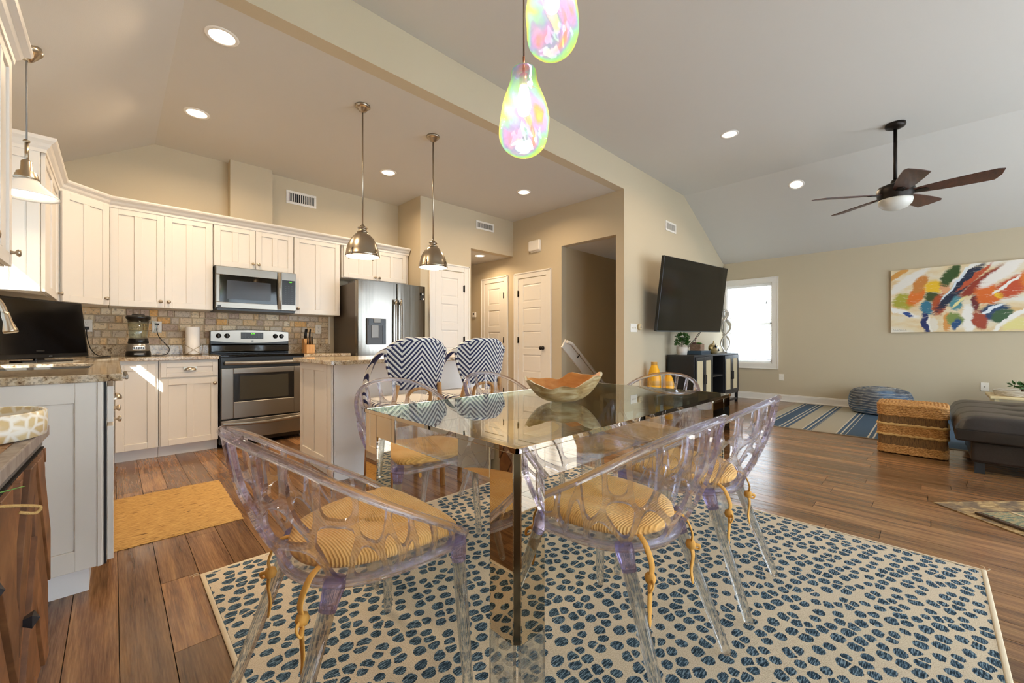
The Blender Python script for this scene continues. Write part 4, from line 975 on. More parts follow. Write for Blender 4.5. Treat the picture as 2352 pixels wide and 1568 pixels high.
# concave hull of the height profile keeps the domain convex
def hull(P):
    P = sorted(set(P)); 
    def half(Q):
        o = []
        for q in Q:
            while len(o) > 1 and (o[-1][0]-o[-2][0])*(q[1]-o[-2][1])-(o[-1][1]-o[-2][1])*(q[0]-o[-2][0]) <= 0: o.pop()
            o.append(q)
        return o
    a = half(P); b = half(P[::-1]); return a[:-1]+b[:-1]
dom = hull(dom+hs)
seeds = []
nt = 19
for k in range(nt):
    s_ = LC*(k+.5)/nt; H_ = hgt(s_)
    if H_ > .10: seeds.append((s_+rc.uniform(-.012, .012), H_-.058-rc.uniform(0, .03)))
    else: seeds.append((s_, H_*.5))
for k in range(9):
    s_ = LC*(k+1.0)/10; H_ = hgt(s_)
    if H_ > .20: seeds.append((s_+rc.uniform(-.02, .02), H_*.46+rc.uniform(-.015, .015)))
for k in range(7):
    s_ = LC*(k+1.25)/8.5; H_ = hgt(s_)
    if H_ > .15: seeds.append((s_+rc.uniform(-.02, .02), .055+rc.uniform(-.01, .02)))
def clip(poly, a, b, c):       # keep a*x+b*y <= c
    o = []; n = len(poly)
    for i in range(n):
        p, q = poly[i], poly[(i+1)%n]; dp, dq = a*p[0]+b*p[1]-c, a*q[0]+b*q[1]-c
        if dp <= 0: o.append(p)
        if (dp < 0 < dq) or (dq < 0 < dp): t = dp/(dp-dq); o.append((p[0]+(q[0]-p[0])*t, p[1]+(q[1]-p[1])*t))
    return o
KY = .52
shell = MB(); key = {}
def vid(p):
    k = (round(p[0], 5), round(p[1], 5))
    if k not in key:
        u = min(1, max(0, p[0]/LC)); H_ = max(.02, hgt(p[0])); v = min(1, max(0, p[1]/H_))
        q = surf(u, v); shell.v.append(tuple(q)); key[k] = len(shell.v)-1
    return key[k]
for i, a in enumerate(seeds):
    poly = dom
    for j, b in enumerate(seeds):
        if i == j: continue
        ax, ay, bx, by = a[0], a[1]*KY, b[0], b[1]*KY
        poly = clip(poly, 2*(bx-ax), 2*(by-ay)*KY, bx*bx+by*by-ax*ax-ay*ay)
        if len(poly) < 3: break
    if len(poly) < 3: continue
    cl = []
    for p in poly:
        if not cl or math.hypot(p[0]-cl[-1][0], p[1]-cl[-1][1]) > 1e-4: cl.append(p)
    if math.hypot(cl[0][0]-cl[-1][0], cl[0][1]-cl[-1][1]) < 1e-4: cl.pop()
    if len(cl) < 3: continue
    pts = []
    for k in range(len(cl)):
        p, q = cl[k], cl[(k+1)%len(cl)]
        if (p[0], p[1]) > (q[0], q[1]): pp = [(q[0]+(p[0]-q[0])*(1-m/5), q[1]+(p[1]-q[1])*(1-m/5)) for m in range(5)]
        else: pp = [(p[0]+(q[0]-p[0])*m/5, p[1]+(q[1]-p[1])*m/5) for m in range(5)]
        pts += pp
    n = len(pts); inn = list(pts)
    for _ in range(5): inn = [((inn[k-1][0]+2*inn[k][0]+inn[(k+1)%n][0])/4, (inn[k-1][1]+2*inn[k][1]+inn[(k+1)%n][1])/4) for k in range(n)]
    ccx = sum(p[0] for p in inn)/n; ccy = sum(p[1] for p in inn)/n; res = []
    for p in inn:
        dx, dy = p[0]-ccx, p[1]-ccy; d_ = math.hypot(dx, dy); w_ = .0078
        t = max(.15, (d_-w_)/d_) if d_ > 1e-6 else 1; res.append((ccx+dx*t, ccy+dy*t))
    size = max(math.hypot(p[0]-ccx, p[1]-ccy) for p in cl)
    A = [vid(p) for p in pts]
    if size < .022:
        shell.v.append(tuple(surf(min(1, max(0, ccx/LC)), min(1, max(0, ccy/max(.02, hgt(ccx))))))); c0 = len(shell.v)-1
        for k in range(n): shell.f.append([A[k], A[(k+1)%n], c0]); shell.sm.append(True)
    else:
        B = []
        for p in res:
            u = min(1, max(0, p[0]/LC)); H_ = max(.02, hgt(p[0])); shell.v.append(tuple(surf(u, min(1, max(0, p[1]/H_))))); B.append(len(shell.v)-1)
        for k in range(n): shell.f.append([A[k], A[(k+1)%n], B[(k+1)%n], B[k]]); shell.sm.append(True)
g = NT('corduroy_yellow'); p = g.coord('Object'); s = g.sep(p)
w_ = g.math('SINE', g.math('MULTIPLY', s[1], 2*PI/.0075)); n = g.noise(p, 6, 3)
cc = g.ramp(n, [(.3, '#dda24c'), (.6, '#efc077')]); cc = g.mix(g.ramp(w_, [(.0, (.35,.35,.35,1)), (.5, (0,0,0,1))]), cc, '#a8712a')
g.P(Base_Color=cc, Roughness=.85); g.b.inputs['Sheen Weight'].default_value = .2; g.bump(w_, .5, .003); cord_m = g.m
tie_m = M('tie_yellow', '#d9a04a', .8)
def make_chair():
    t = thing('dining_chair', 'x', 'chair', (0,0,0), 0, 'clear plastic dining chairs')
    lo = obj('lattice_back', shell, acryl, t, local=True, solid=.012); lo.data.materials.append(acryl_rim); lo.modifiers['s'].material_offset_rim = 1; es = lo.modifiers.new('e', 'EDGE_SPLIT'); es.split_angle = .7
    obj('top_rail', MB().tube([CT[i] for i in range(0, 241, 4)], .0115, 10), acryl, t, local=True)
    ring = [CB[i] for i in range(0, 241, 6)]+[Vector((.20, .222, .44)), Vector((.1, .236, .438)), Vector((0, .24, .438)), Vector((-.1, .236, .438)), Vector((-.20, .222, .44))]
    obj('seat_ring', MB().tube(ring, 1, 10, closed=True, flat=((0,0,1), .016, .011)), acryl, t, local=True)
    obj('seat_plate', MB().prism([(q.x*.95, q.y*.95) for q in ring], .437, .443), acryl, t, local=True)
    for sx in (-1, 1):
        for a, b in (((sx*.222, .185, .452), (sx*.25, .205, .001)), ((sx*.17, -.155, .44), (sx*.215, -.315, .001))):
            a, b = Vector(a), Vector(b); d_ = (b-a)
            obj('leg', MB().tube([a+d_*.13, a+d_*.6, a+d_*.985, b], [.0205, .0185, .0155, .013], 14), acryl_leg, t, local=True)
            obj('leg_socket', MB().tube([a-d_*.02, a+d_*.04, a+d_*.10, a+d_*.15], [.025, .027, .023, .0212], 14), acryl_p, t, local=True)
    # cushion
    out = [Vector((q.x*.93, q.y*.93+.004, 0)) for q in ring]; out = smooth_path(out[::2], 3, True); n = len(out); V = []; F = []
    prof = [(1.0, .455), (1.012, .465), (.99, .478), (.9, .487), (.7, .492), (.4, .493), (.0, .492)]
    for r_, z in prof:
        for q in out:
            zz = z+.006*math.sin(q.x*17)*(r_ < .95)+(.012*(abs(q.x)/.22)**2 if r_ > .5 else 0)
            V.append((q.x*r_, q.y*r_, zz))
    for i in range(len(prof)-1):
        for k in range(n): F.append((i*n+k, i*n+(k+1)%n, (i+1)*n+(k+1)%n, (i+1)*n+k))
    F.append(tuple(range(n-1, -1, -1)))
    cu = obj('cushion', MB().add(V, F, True), cord_m, t, local=True)
    for sx in (-1, 1):
        b = MB(); x0, y0 = sx*.135, -.195
        b.tube(smooth_path([(x0*.8, y0+.03, .462), (x0, y0-.01, .45), (x0*1.05, y0-.035, .40), (x0*1.05, y0-.03, .365)], 5), [.010]*16, 8, flat=((1,0,0), 1, .35))
        b.lathe([(0, -.018), (.013, -.012), (.017, 0), (.013, .012), (0, .018)], (x0*1.05, y0-.03, .36), 10)
        b.tube(smooth_path([(x0*1.05, y0-.03, .36), (x0*1.12, y0-.034, .32), (x0*1.08, y0-.03, .27), (x0*1.13, y0-.034, .225)], 5), [.006, .009, .011, .012, .012, .012, .012, .012, .012, .011, .011, .010, .009, .009, .008, .005], 8, flat=((1,0,0), 1, .35))
        b.tube(smooth_path([(x0*1.05, y0-.03, .36), (x0*1.2, y0-.05, .355), (x0*1.28, y0-.045, .338), (x0*1.12, y0-.033, .345)], 5), .006, 8, flat=((0,0,1), 1, .5))
        obj('tie', b, tie_m, cu, local=True)
    return t
ch0 = make_chair()
spots = [(.557, 1.22, -PI/2, 'clear lattice dining chair at the near table end beside the jute mat'),
         (1.25, .79, 0, 'clear lattice dining chair nearest the camera on the right side of the table'),
         (1.88, .79, .04, 'clear lattice dining chair on the right side nearest the striped rug'),
         (1.17, 1.915, PI, 'clear lattice dining chair on the island side in front of the first bar stool'),
         (1.90, 1.915, PI, 'clear lattice dining chair on the island side behind the wooden bowl'),
         (2.455, 1.28, PI/2, 'clear lattice dining chair at the far table end before the yellow vases')]
for i, (x, y, r_, l_) in enumerate(spots):
    c_ = ch0 if i == 0 else copy_tree(ch0)
    c_.location = (x, y, RZ+.005); c_.rotation_euler.z = r_; c_['label'] = l_
# --- wooden bowl
bw = thing('wooden_bowl', 'free-form carved teak root bowl on the dining table', 'bowl', (1.57, 1.262, TZ+.001), YAW-PI/2)
def bowl_pt(th, t, inner):
    c_, s_ = math.cos(th), math.sin(th)
    rx = .178+.012*math.sin(3*th+1); ry = .10+.012*math.sin(2*th+.6)+.006*math.sin(5*th)
    hh = .075+.062*max(0, c_)**1.5+.04*max(0, -c_)**2+.038*max(0, s_)**2*(1-.3*math.sin(4*th))+.006*math.sin(7*th)+.004*math.sin(11*th)
    e = t**.75 if not inner else t**.8
    k = 1-(.06 if inner else 0); z = hh*(t**2.3)
    if inner: z = .014+(hh-.014)*(t**2.1)
    return (rx*e*k*c_+.012*t*c_, ry*e*k*s_, z)
def bowl_mb(inner):
    V = []; F = []; n, m = 64, 12
    for j in range(m+1):
        for k in range(n): V.append(bowl_pt(2*PI*k/n, .12+.88*j/m, inner))
    for j in range(m):
        for k in range(n): F.append((j*n+k, j*n+(k+1)%n, (j+1)*n+(k+1)%n, (j+1)*n+k))
    F.append(tuple(range(n)))
    return MB().add(V, F, True)
obj('outer_bark', bowl_mb(False), bowlw_o, bw, local=True); 
bi = bowl_mb(True); n = 64
rim = MB(); A = [bowl_pt(2*PI*k/n, 1, False) for k in range(n)]; B = [bowl_pt(2*PI*k/n, 1, True) for k in range(n)]
rim.add(A+B, [(k, (k+1)%n, n+(k+1)%n, n+k) for k in range(n)], True)
obj('inside', bi, bowlw_i, bw, local=True); obj('rim', rim, M('bowl_rim', '#ddd0b0', .4), bw, local=True)
# --- iridescent glass pendants
g = NT('iridescent_glass'); g.N.remove(g.b)
p = g.coord('Object'); n = g.noise(p, 3.2, 2.0, .5, dist=2.0)
lw = g.n('ShaderNodeLayerWeight'); lw.inputs[0].default_value = .35
fac = g.math('ADD', n, g.math('MULTIPLY', lw.outputs['Facing'], .35))
col = g.ramp(fac, [(.30, '#fff07a'), (.38, '#ffb069'), (.46, '#e7b6ff'), (.53, '#b4b8ff'), (.60, '#a9f7e0'), (.68, '#c3ff9a'), (.78, '#fff58a'), (.9, '#d8f5ee')])
tr = g.n('ShaderNodeBsdfTransparent'); g.L.new(g.mix(.6, col, (1,1,1,1)), tr.inputs[0])
gl = g.n('ShaderNodeBsdfGlossy'); g.L.new(col, gl.inputs[0]); gl.inputs['Roughness'].default_value = .08
tl = g.n('ShaderNodeBsdfTranslucent'); g.L.new(col, tl.inputs[0])
bmp = g.n('ShaderNodeBump'); bmp.inputs['Strength'].default_value = .8; bmp.inputs['Distance'].default_value = .04; g.L.new(n, bmp.inputs['Height'])
g.L.new(bmp.outputs[0], gl.inputs['Normal'])
m1 = g.n('ShaderNodeMixShader'); m1.inputs[0].default_value = .2; g.L.new(tr.outputs[0], m1.inputs[1]); g.L.new(tl.outputs[0], m1.inputs[2])
m2 = g.n('ShaderNodeMixShader'); g.L.new(g.math('MULTIPLY_ADD', g.math('POWER', lw.outputs['Facing'], 3.0), .5, .12), m2.inputs[0]); g.L.new(m1.outputs[0], m2.inputs[1]); g.L.new(gl.outputs[0], m2.inputs[2])
g.L.new(m2.outputs[0], g.out.inputs[0]); irid = g.m
copper = M('copper', '#c98a6a', .3, 1)
bulb_e = emit('filament_glow', '#ffe7a8', 9)
def drop_pendant(x, y, zb, H_, R_, label, ph):
    t = thing('glass_drop_pendant', label, 'pendant light', (x, y, zb), 0, 'iridescent drop pendants')
    prof = [(.0, 0), (.28, .012), (.55, .045), (.8, .115), (.95, .21), (1.0, .32), (.97, .43), (.86, .56), (.70, .69), (.58, .78), (.50, .86), (.475, .92), (.45, .965), (.36, .99), (.2, 1.0)]
    V = []; F = []; n = 48
    pts = smooth_path([(r_, z_, 0) for r_, z_ in prof], 3)
    for q in pts:
        for k in range(n):
            a = 2*PI*k/n; z_ = q.y
            d_ = 1-.13*math.exp(-((math.cos(a-ph)-1)**2*3+((z_-.3)/.16)**2))-.10*math.exp(-((math.cos(a-ph-2.2)-1)**2*3+((z_-.42)/.18)**2))-.1*math.exp(-((math.cos(a-ph-4.0)-1)**2*3+((z_-.25)/.15)**2))
            V.append((R_*q.x*d_*math.cos(a), R_*q.x*d_*math.sin(a), z_*H_))
    for i in range(len(pts)-1):
        for k in range(n): F.append((i*n+k, i*n+(k+1)%n, (i+1)*n+(k+1)%n, (i+1)*n+k))
    obj('glass', MB().add(V, F, True), irid, t, local=True)
    obj('socket', MB().lathe([(.006, H_*1.0), (.006, H_*.92), (.021, H_*.915), (.022, H_*.80), (.02, H_*.795)], (0,0,0), 20), copper, t, local=True)
    obj('bulb', MB().lathe([(.016, H_*.795), (.021, H_*.76), (.030, H_*.62), (.032, H_*.55), (.024, H_*.48), (0, H_*.455)], (0,0,0), 20), bulb_e, t, local=True)
    obj('cord', MB().cyl((0, 0, H_+.045), (0, 0, ZL-zb), .0035, n=8), M('brown_cord', '#4a3226', .6), t, local=True)
    obj('ferrule', MB().cyl((0, 0, H_*.99), (0, 0, H_+.05), .005, n=10).lathe([(.05, ZL-zb), (.05, ZL-zb-.015), (.0, ZL-zb-.02)], (0,0,0), 20), copper, t, local=True)
    obj('set_screw', MB().cyl((R_*.45, 0, H_*.855), (R_*.72, -.01, H_*.855), .003, n=8), copper, t, local=True)
    d_ = bpy.data.lights.new('lamp', 'POINT'); d_.energy = 4; d_.color = (1, .83, .55); d_.shadow_soft_size = .035
    o_ = bpy.data.objects.new('lamp', d_); C.objects.link(o_); o_.parent = t; o_.location = (0, 0, H_*.40)
drop_pendant(1.294, 1.252, 1.873, .386, .118, 'lower iridescent glass drop pendant with copper socket over the table', .6)
drop_pendant(1.306, 1.10, 2.24, .40, .122, 'upper iridescent glass drop pendant cut by the top picture edge', 2.4)
# ================================================================ LIVING ROOM
# --- television on a swivel mount
tvr = thing('television', 'large black flat television on a swivel mount over the console', 'television', (6.119, 2.418, 1.702), -.109)
Mt = Matrix.Rotation(.125, 4, 'X') @ Matrix.Rotation(-.009, 4, 'Y')
obj('housing', MB().box(-.9, .9, .0, .045, -.5075, .5075).box(-.5, .5, .045, .075, -.4, .15).xf(Mt), black, tvr, local=True, bev=.004)
obj('screen', MB().box(-.892, .892, -.002, .0, -.492, .4995).xf(Mt), M('big_screen', '#0d0d0c', .14, spec=.35), tvr, local=True)
obj('chin', MB().box(-.9, .9, -.004, .0, -.5095, -.4935).xf(Mt), M('tv_chin', '#6d7880', .3, .8), tvr, local=True)
iv = (Matrix.Translation((6.119, 2.418, 1.702)) @ Matrix.Rotation(-.109, 4, 'Z')).inverted()
obj('mount_arm', MB().tube([(6.12, 2.48, 1.66), (6.45, 2.62, 1.66), (6.14, 2.78, 1.66)], .025, 8).box(5.95, 6.33, 2.78, 2.799, 1.45, 1.87).box(5.9, 6.3, 2.47, 2.49, 1.5, 1.8).xf(iv), blackm, tvr, local=True)
c = thing('power_cord', 'pair of black cables dropping behind the television to the console', 'cord', (6.45, 2.6, .857))
for k in (0, .05): obj('cable', MB().tube(smooth_path([(6.62+k, 2.52, 1.25), (6.60+k, 2.6, 1.12), (6.50+k, 2.66, 1.0), (6.38+k, 2.68, .93), (6.34+k, 2.7, .862)], 5), .0045, 7), cable, c)
# --- console
con = thing('media_console', 'black media console with cane door panels under the television', 'console', (6.92, 2.57, 0))
blk = M('console_black', '#1b1d20', .4)
g = NT('cane_webbing'); p = g.coord('Object'); s = g.sep(p)
ck = g.math('MULTIPLY', g.math('SINE', g.math('MULTIPLY', s[0], 2*PI/.008)), g.math('SINE', g.math('MULTIPLY', s[2], 2*PI/.008)))
g.P(Base_Color=g.mix(g.ramp(ck, [(.3, (0,0,0,1)), (.7, (1,1,1,1))]), '#d6c8a4', '#b6a47c'), Roughness=.6); g.bump(ck, .4, .002); cane = g.m
X0, X1, Y0, Y1, Z0, Z1 = 5.96, 7.88, 2.37, 2.775, .17, .856
fr_ = MB().box(X0, X1, Y0, Y1, Z1-.025, Z1).box(X0, X1, Y0+.005, Y1, Z0, Z0+.025).box(X0, X0+.025, Y0, Y1, Z0, Z1-.025).box(X1-.025, X1, Y0, Y1, Z0, Z1-.025)
fr_.box(6.64, 6.66, Y0+.004, Y1, Z0, Z1-.025).box(7.155, 7.175, Y0+.004, Y1, Z0, Z1-.025).box(X0, X1, Y1-.012, Y1, Z0, Z1)
obj('carcass', fr_, blk, con, bev=.002); obj('shelf', MB().box(6.66, 7.155, Y0+.01, Y1-.012, .50, .52), blk, con)
for sx in (X0, X1-.05): 
    for y in (Y0+.005, Y1-.045): obj('leg', MB().box(sx+.003, sx+.047, y, y+.04, .001, Z0), blk, con)
obj('leg_rail', MB().box(X0+.005, X1-.005, Y0+.012, Y0+.035, .045, .075), blk, con)
for a, b_ in ((5.985, 6.31), (6.314, 6.64), (7.175, 7.513), (7.517, 7.855)):
    d_ = obj('door', MB().box(a, a+.055, Y0-.016, Y0+.002, Z0+.03, Z1-.03).box(b_-.055, b_, Y0-.016, Y0+.002, Z0+.03, Z1-.03).box(a+.055, b_-.055, Y0-.016, Y0+.002, Z0+.03, Z0+.085).box(a+.055, b_-.055, Y0-.016, Y0+.002, Z1-.085, Z1-.03), blk, con, bev=.0015, seg=1)
    obj('cane_panel', MB().box(a+.05, b_-.05, Y0-.008, Y0-.002, Z0+.08, Z1-.08), cane, d_)
for xh in (6.312, 7.515): obj('handle', MB().box(xh-.045, xh+.045, Y0-.034, Y0-.016, .42, .56), blackm, con, bev=.003)
bk = thing('book', 'dark red book standing in the open console shelf', 'book', (6.70, 2.5, Z0+.026)); obj('cover', MB().box(6.675, 6.705, 2.42, 2.60, Z0+.026, Z0+.27), M('red_cover', '#5d1d14', .6), bk, bev=.003); obj('pages', MB().box(6.679, 6.701, 2.417, 2.596, Z0+.03, Z0+.264), almond, bk); obj('spine_mark', MB().box(6.683, 6.697, 2.4155, 2.4165, Z0+.1, Z0+.2), M('gilt', '#b08a4a', .4, .6), bk)
# plants
leaf_g = M('leaf_green', '#3d6a2a', .5, var=.6); leaf_l = M('leaf_light', '#8fae55', .5, var=.4); leaf_r = M('leaf_red', '#7a4a44', .5, var=.5)
def leaf_tuft(name, centre, rad, n, L, m, parent, rnd, up=.3, w=.35):
    b = MB()
    for k in range(n):
        a = rnd.uniform(0, 2*PI); e = math.asin(rnd.uniform(-.6, 1)); d_ = Vector((math.cos(a)*math.cos(e), math.sin(a)*math.cos(e), math.sin(e)))
        o_ = Vector(centre)+Vector((d_.x*rad[0], d_.y*rad[0], d_.z*rad[1]))*rnd.uniform(.45, .95)
        t_ = (d_+Vector((0,0,up))+Vector((rnd.uniform(-.5,.5), rnd.uniform(-.5,.5), rnd.uniform(-.3,.3)))).normalized(); s_ = t_.orthogonal().normalized()
        s_ = (Matrix.Rotation(rnd.uniform(0, 6), 3, t_) @ s_)*L*w; nrm = t_.cross(s_).normalized()*L*.08
        b.add([o_, o_+t_*L*.4+s_*.5+nrm, o_+t_*L*.5-nrm, o_+t_*L*.4-s_*.5+nrm, o_+t_*L], [(0,1,2), (0,2,3), (1,4,2), (2,4,3)])
    o = obj(name, b, m, parent); return o
rl = random.Random(9)
pp = thing('potted_plant', 'leafy green topiary in a ribbed white pot on the console', 'plant', (6.04, 2.58, Z1))
rp_ = MB(); n = 40; V = []; F = []
for z_, r_ in ((.001, .066), (.06, .074), (.12, .08), (.12, .07), (.09, .068)):
    for k in range(n): rr = r_*(1+(.035 if k%2 else -.02)*(z_ < .119)); V.append((6.04+rr*math.cos(2*PI*k/n), 2.58+rr*math.sin(2*PI*k/n), Z1+z_))
for i in range(4):
    for k in range(n): F.append((i*n+k, i*n+(k+1)%n, (i+1)*n+(k+1)%n, (i+1)*n+k))
F.append(tuple(range(n-1,-1,-1))); F.append(tuple(range(4*n, 5*n)))
obj('pot', rp_.add(V, F, True), M('pot_white', '#c9c4bb', .6), pp)
obj('stem', MB().tube([(6.04, 2.58, Z1+.09), (6.045, 2.58, Z1+.2), (6.06, 2.58, Z1+.27)], .007, 6), M('stem_brown', '#4a3822', .8), pp)
o = leaf_tuft('foliage', (6.04, 2.58, Z1+.185), (.10, .06), 260, .045, leaf_g, pp, rl); o['kind'] = 'stuff'
o = leaf_tuft('foliage', (6.06, 2.58, Z1+.268), (.085, .045), 200, .042, leaf_g, pp, rl); o['kind'] = 'stuff'
bxm = M('slate_box', '#33485a', .4)
bx_ = thing('slate_book', 'thick dark slate-blue book lying on the console', 'book', (6.5, 2.52, Z1)); obj('cover', MB().box(6.32, 6.70, 2.405, 2.65, Z1+.001, Z1+.008).box(6.32, 6.70, 2.405, 2.65, Z1+.05, Z1+.058).box(6.32, 6.328, 2.405, 2.65, Z1+.008, Z1+.05), bxm, bx_, bev=.002); obj('pages', MB().box(6.33, 6.69, 2.412, 2.645, Z1+.008, Z1+.05), M('slate_pages', '#2b3b49', .6), bx_)
pl = thing('succulent_planter', 'square wooden planter of succulents on the slate-blue book', 'plant', (6.42, 2.52, Z1+.058))
z_ = Z1+.059
obj('planter_box', MB().box(6.375, 6.525, 2.44, 2.60, z_, z_+.10), wood('planter_wood', '#6a4a34', '#8a6a50', '#a89a8c', (8, 8, 20), .7), pl, bev=.003)
obj('soil', MB().box(6.385, 6.515, 2.45, 2.59, z_+.1, z_+.104), blackm, pl)
def rosette(name, c_, R_, m, parent, n=26):
    b = MB()
    for k in range(n):
        a = k*2.39996; f_ = (k/n)**.6; e = 1.25-1.1*f_; L = R_*(.35+.65*f_); d_ = Vector((math.cos(a)*math.cos(e), math.sin(a)*math.cos(e), math.sin(e))); s_ = Vector((-math.sin(a), math.cos(a), 0))*L*.28; u_ = d_.cross(s_).normalized()*L*.12
        o_ = Vector(c_); b.add([o_, o_+d_*L*.6+s_, o_+d_*L*.6-s_, o_+d_*L, o_+d_*L*.55+u_, o_+d_*L*.55-u_], [(0,1,4),(1,3,4),(3,2,4),(2,0,4),(0,5,1),(1,5,3),(3,5,2),(2,5,0)])
    return obj(name, b, m, parent)
rosette('succulent', (6.45, 2.50, z_+.105), .055, leaf_l, pl); rosette('succulent', (6.40, 2.55, z_+.105), .05, leaf_r, pl); rosette('succulent', (6.50, 2.56, z_+.105), .06, leaf_r, pl); rosette('succulent', (6.395, 2.465, z_+.10), .05, leaf_g, pl)
obj('flower_stalk', MB().tube([(6.48, 2.56, z_+.12), (6.485, 2.555, z_+.18)], .004, 6).lathe([(0, -.015), (.014, 0), (.01, .015), (0, .025)], (6.486, 2.555, z_+.185), 8), leaf_r, pl)
gv = thing('gold_vase', 'flat oval gold vase with dark mirror spots on the console', 'vase', (7.17, 2.53, Z1))
gm = M('hammered_gold', '#a8905a', .35, .7, bump=(90, .6, .004))
b = MB().lathe([(.10, .001), (.115, .004), (.15, .03), (.185, .075), (.19, .095), (.175, .125), (.12, .155), (.05, .172), (.026, .178), (.024, .20), (.03, .212), (.022, .212)], (0,0,0), 36); b.xf(Matrix.Translation((7.17, 2.53, Z1)) @ Matrix.Diagonal((1, .3, 1, 1)))
obj('body', b, gm, gv)
for dx, dz, r_ in ((-.07, .125, .028), (-.04, .108, .02), (.09, .06, .026), (.105, .075, .015), (-.12, .10, .02), (.03, .128, .012)): obj('mirror_spot', MB().lathe([(0, -.006), (r_, -.004), (r_*.9, .002), (0, .003)], (7.17+dx, 2.53-.055*math.sqrt(max(.05, 1-(dx/.19)**2-((dz-.09)/.09)**2))-.004, Z1+dz), 7, axis='y'), M('mirror_dark', '#3a3a3c', .1, 1) if r_ > .019 else chrome, gv)
ts = thing('twist_sculpture', 'tall white twisted loop sculpture at the right end of the console', 'sculpture', (7.72, 2.53, Z1))
def tw(ph):
    P = []
    for i in range(49):
        t_ = i/48; a = ph+t_*PI*2.5; r_ = .14*math.sin(PI*min(1, t_*.92+.08))**.35*(1 if t_ < .93 else math.cos((t_-.93)/.07*PI/2))
        P.append((7.72+r_*math.cos(a)*1.0, 2.53+r_*math.sin(a)*.5, Z1+.004+.745*t_**.95))
    return P
silv = M('sculpture_silver', '#c9c7c2', .25, .5)
for ph in (0.6, PI+.6): obj('strand', MB().tube(tw(ph), 1, 8, flat=((1,0,0), .026, .008)), silv, ts)
obj('plinth', MB().box(7.62, 7.82, 2.47, 2.59, Z1+.001, Z1+.012), silv, ts)
# yellow vases
yl = NT('vase_yellow'); p = yl.coord('Object'); zz = yl.sep(p)[2]
yl.P(Base_Color=yl.ramp(yl.math('FRACT', yl.math('MULTIPLY', zz, 3.6)), [(0, '#e9a712'), (.62, '#f0b014'), (.66, '#b98a3a'), (.86, '#c99a48'), (.9, '#e9a712')]), Roughness=.35)
def yvase(x, y, H_, R_, label):
    t = thing('floor_vase', label, 'vase', (x, y, 0), 0, 'yellow floor vases')
    obj('body', MB().lathe([(R_*.62, .001), (R_*.66, .01), (R_*.82, H_*.2), (R_*.98, H_*.5), (R_, H_*.62), (R_*.93, H_*.75), (R_*.68, H_*.87), (R_*.46, H_*.93), (R_*.45, H_*1.0), (R_*.38, H_*1.0)], (0,0,0), 28), yl.m, t, local=True)
    obj('mouth', MB().lathe([(0, H_*.985), (R_*.40, H_*.985), (R_*.40, H_*.99), (0, H_*.99)], (0,0,0), 20), blackm, t, local=True)
yvase(5.33, 2.66, .775, .092, 'taller yellow striped floor vase beside the console'); yvase(5.42, 2.50, .635, .082, 'shorter yellow floor vase in front of the taller one')
# --- window blind
wb = thing('window_blind', 'white horizontal slat blind in the far wall window', 'blind', (XF+.03, 2.365, 2.06))
blm = M('blind_white', '#f4f4f2', .5)
obj('headrail', MB().box(XF+.012, XF+.05, 1.999, 2.732, 2.065, 2.106), blm, wb); obj('bottom_rail', MB().box(XF+.018, XF+.044, 2.0, 2.731, .672, .69), blm, wb)
slm = MB().add([(-.022, -.365, .006), (.022, -.365, -.006), (.022, .365, -.006), (-.022, .365, .006), (-.022, -.365, .0085), (.022, -.365, -.0035), (.022, .365, -.0035), (-.022, .365, .0085)], [(0,3,2,1),(4,5,6,7),(0,1,5,4),(2,3,7,6),(1,2,6,5),(3,0,4,7)]).mesh('slat'); slm.materials.append(blm)
for k in range(32):
    o = bpy.data.objects.new('slat', slm); C.objects.link(o); o.parent = wb; o.location = (.004, .0005, -.022-.0425*k)
for y in (2.10, 2.63): obj('ladder_cord', MB().cyl((XF+.031, y, .69), (XF+.031, y, 2.065), .0012, n=5), blm, wb)
obj('pull_cord', MB().cyl((XF+.008, 2.08, 1.78), (XF+.01, 2.08, 2.07), .0016, n=5).lathe([(0, 1.785), (.008, 1.77), (.01, 1.745), (0, 1.742)], (XF+.008, 2.08, 0), 8), M('cord_tassel', '#8a8478', .6), wb)
# --- painting
g = NT('abstract_paint'); p = g.coord('Position'); s = g.sep(p)
flat_ = g.comb(g.math('MULTIPLY', s[1], -1), s[2], 0)
wn = g.n('ShaderNodeTexNoise'); g.L.new(flat_, wn.inputs['Vector']); wn.inputs['Scale'].default_value = 7; wn.inputs['Detail'].default_value = 6; wn.inputs['Roughness'].default_value = .65
dv = g.n('ShaderNodeVectorMath', operation='MULTIPLY_ADD'); g.L.new(wn.outputs['Color'], dv.inputs[0]); dv.inputs[1].default_value = (.12, .12, 0); g.L.new(flat_, dv.inputs[2])
streak = g.noise(g.mapping(dv.outputs[0], (5, 60, 1), (0, 0, -.8)), 1, 4, .7)
col = g.ramp(g.noise(g.mapping(dv.outputs[0], (2, 7, 1), (0, 0, -.75)), 1, 4), [(.3, '#dcb77c'), (.5, '#e6d3ac'), (.68, '#e9e2d4')])
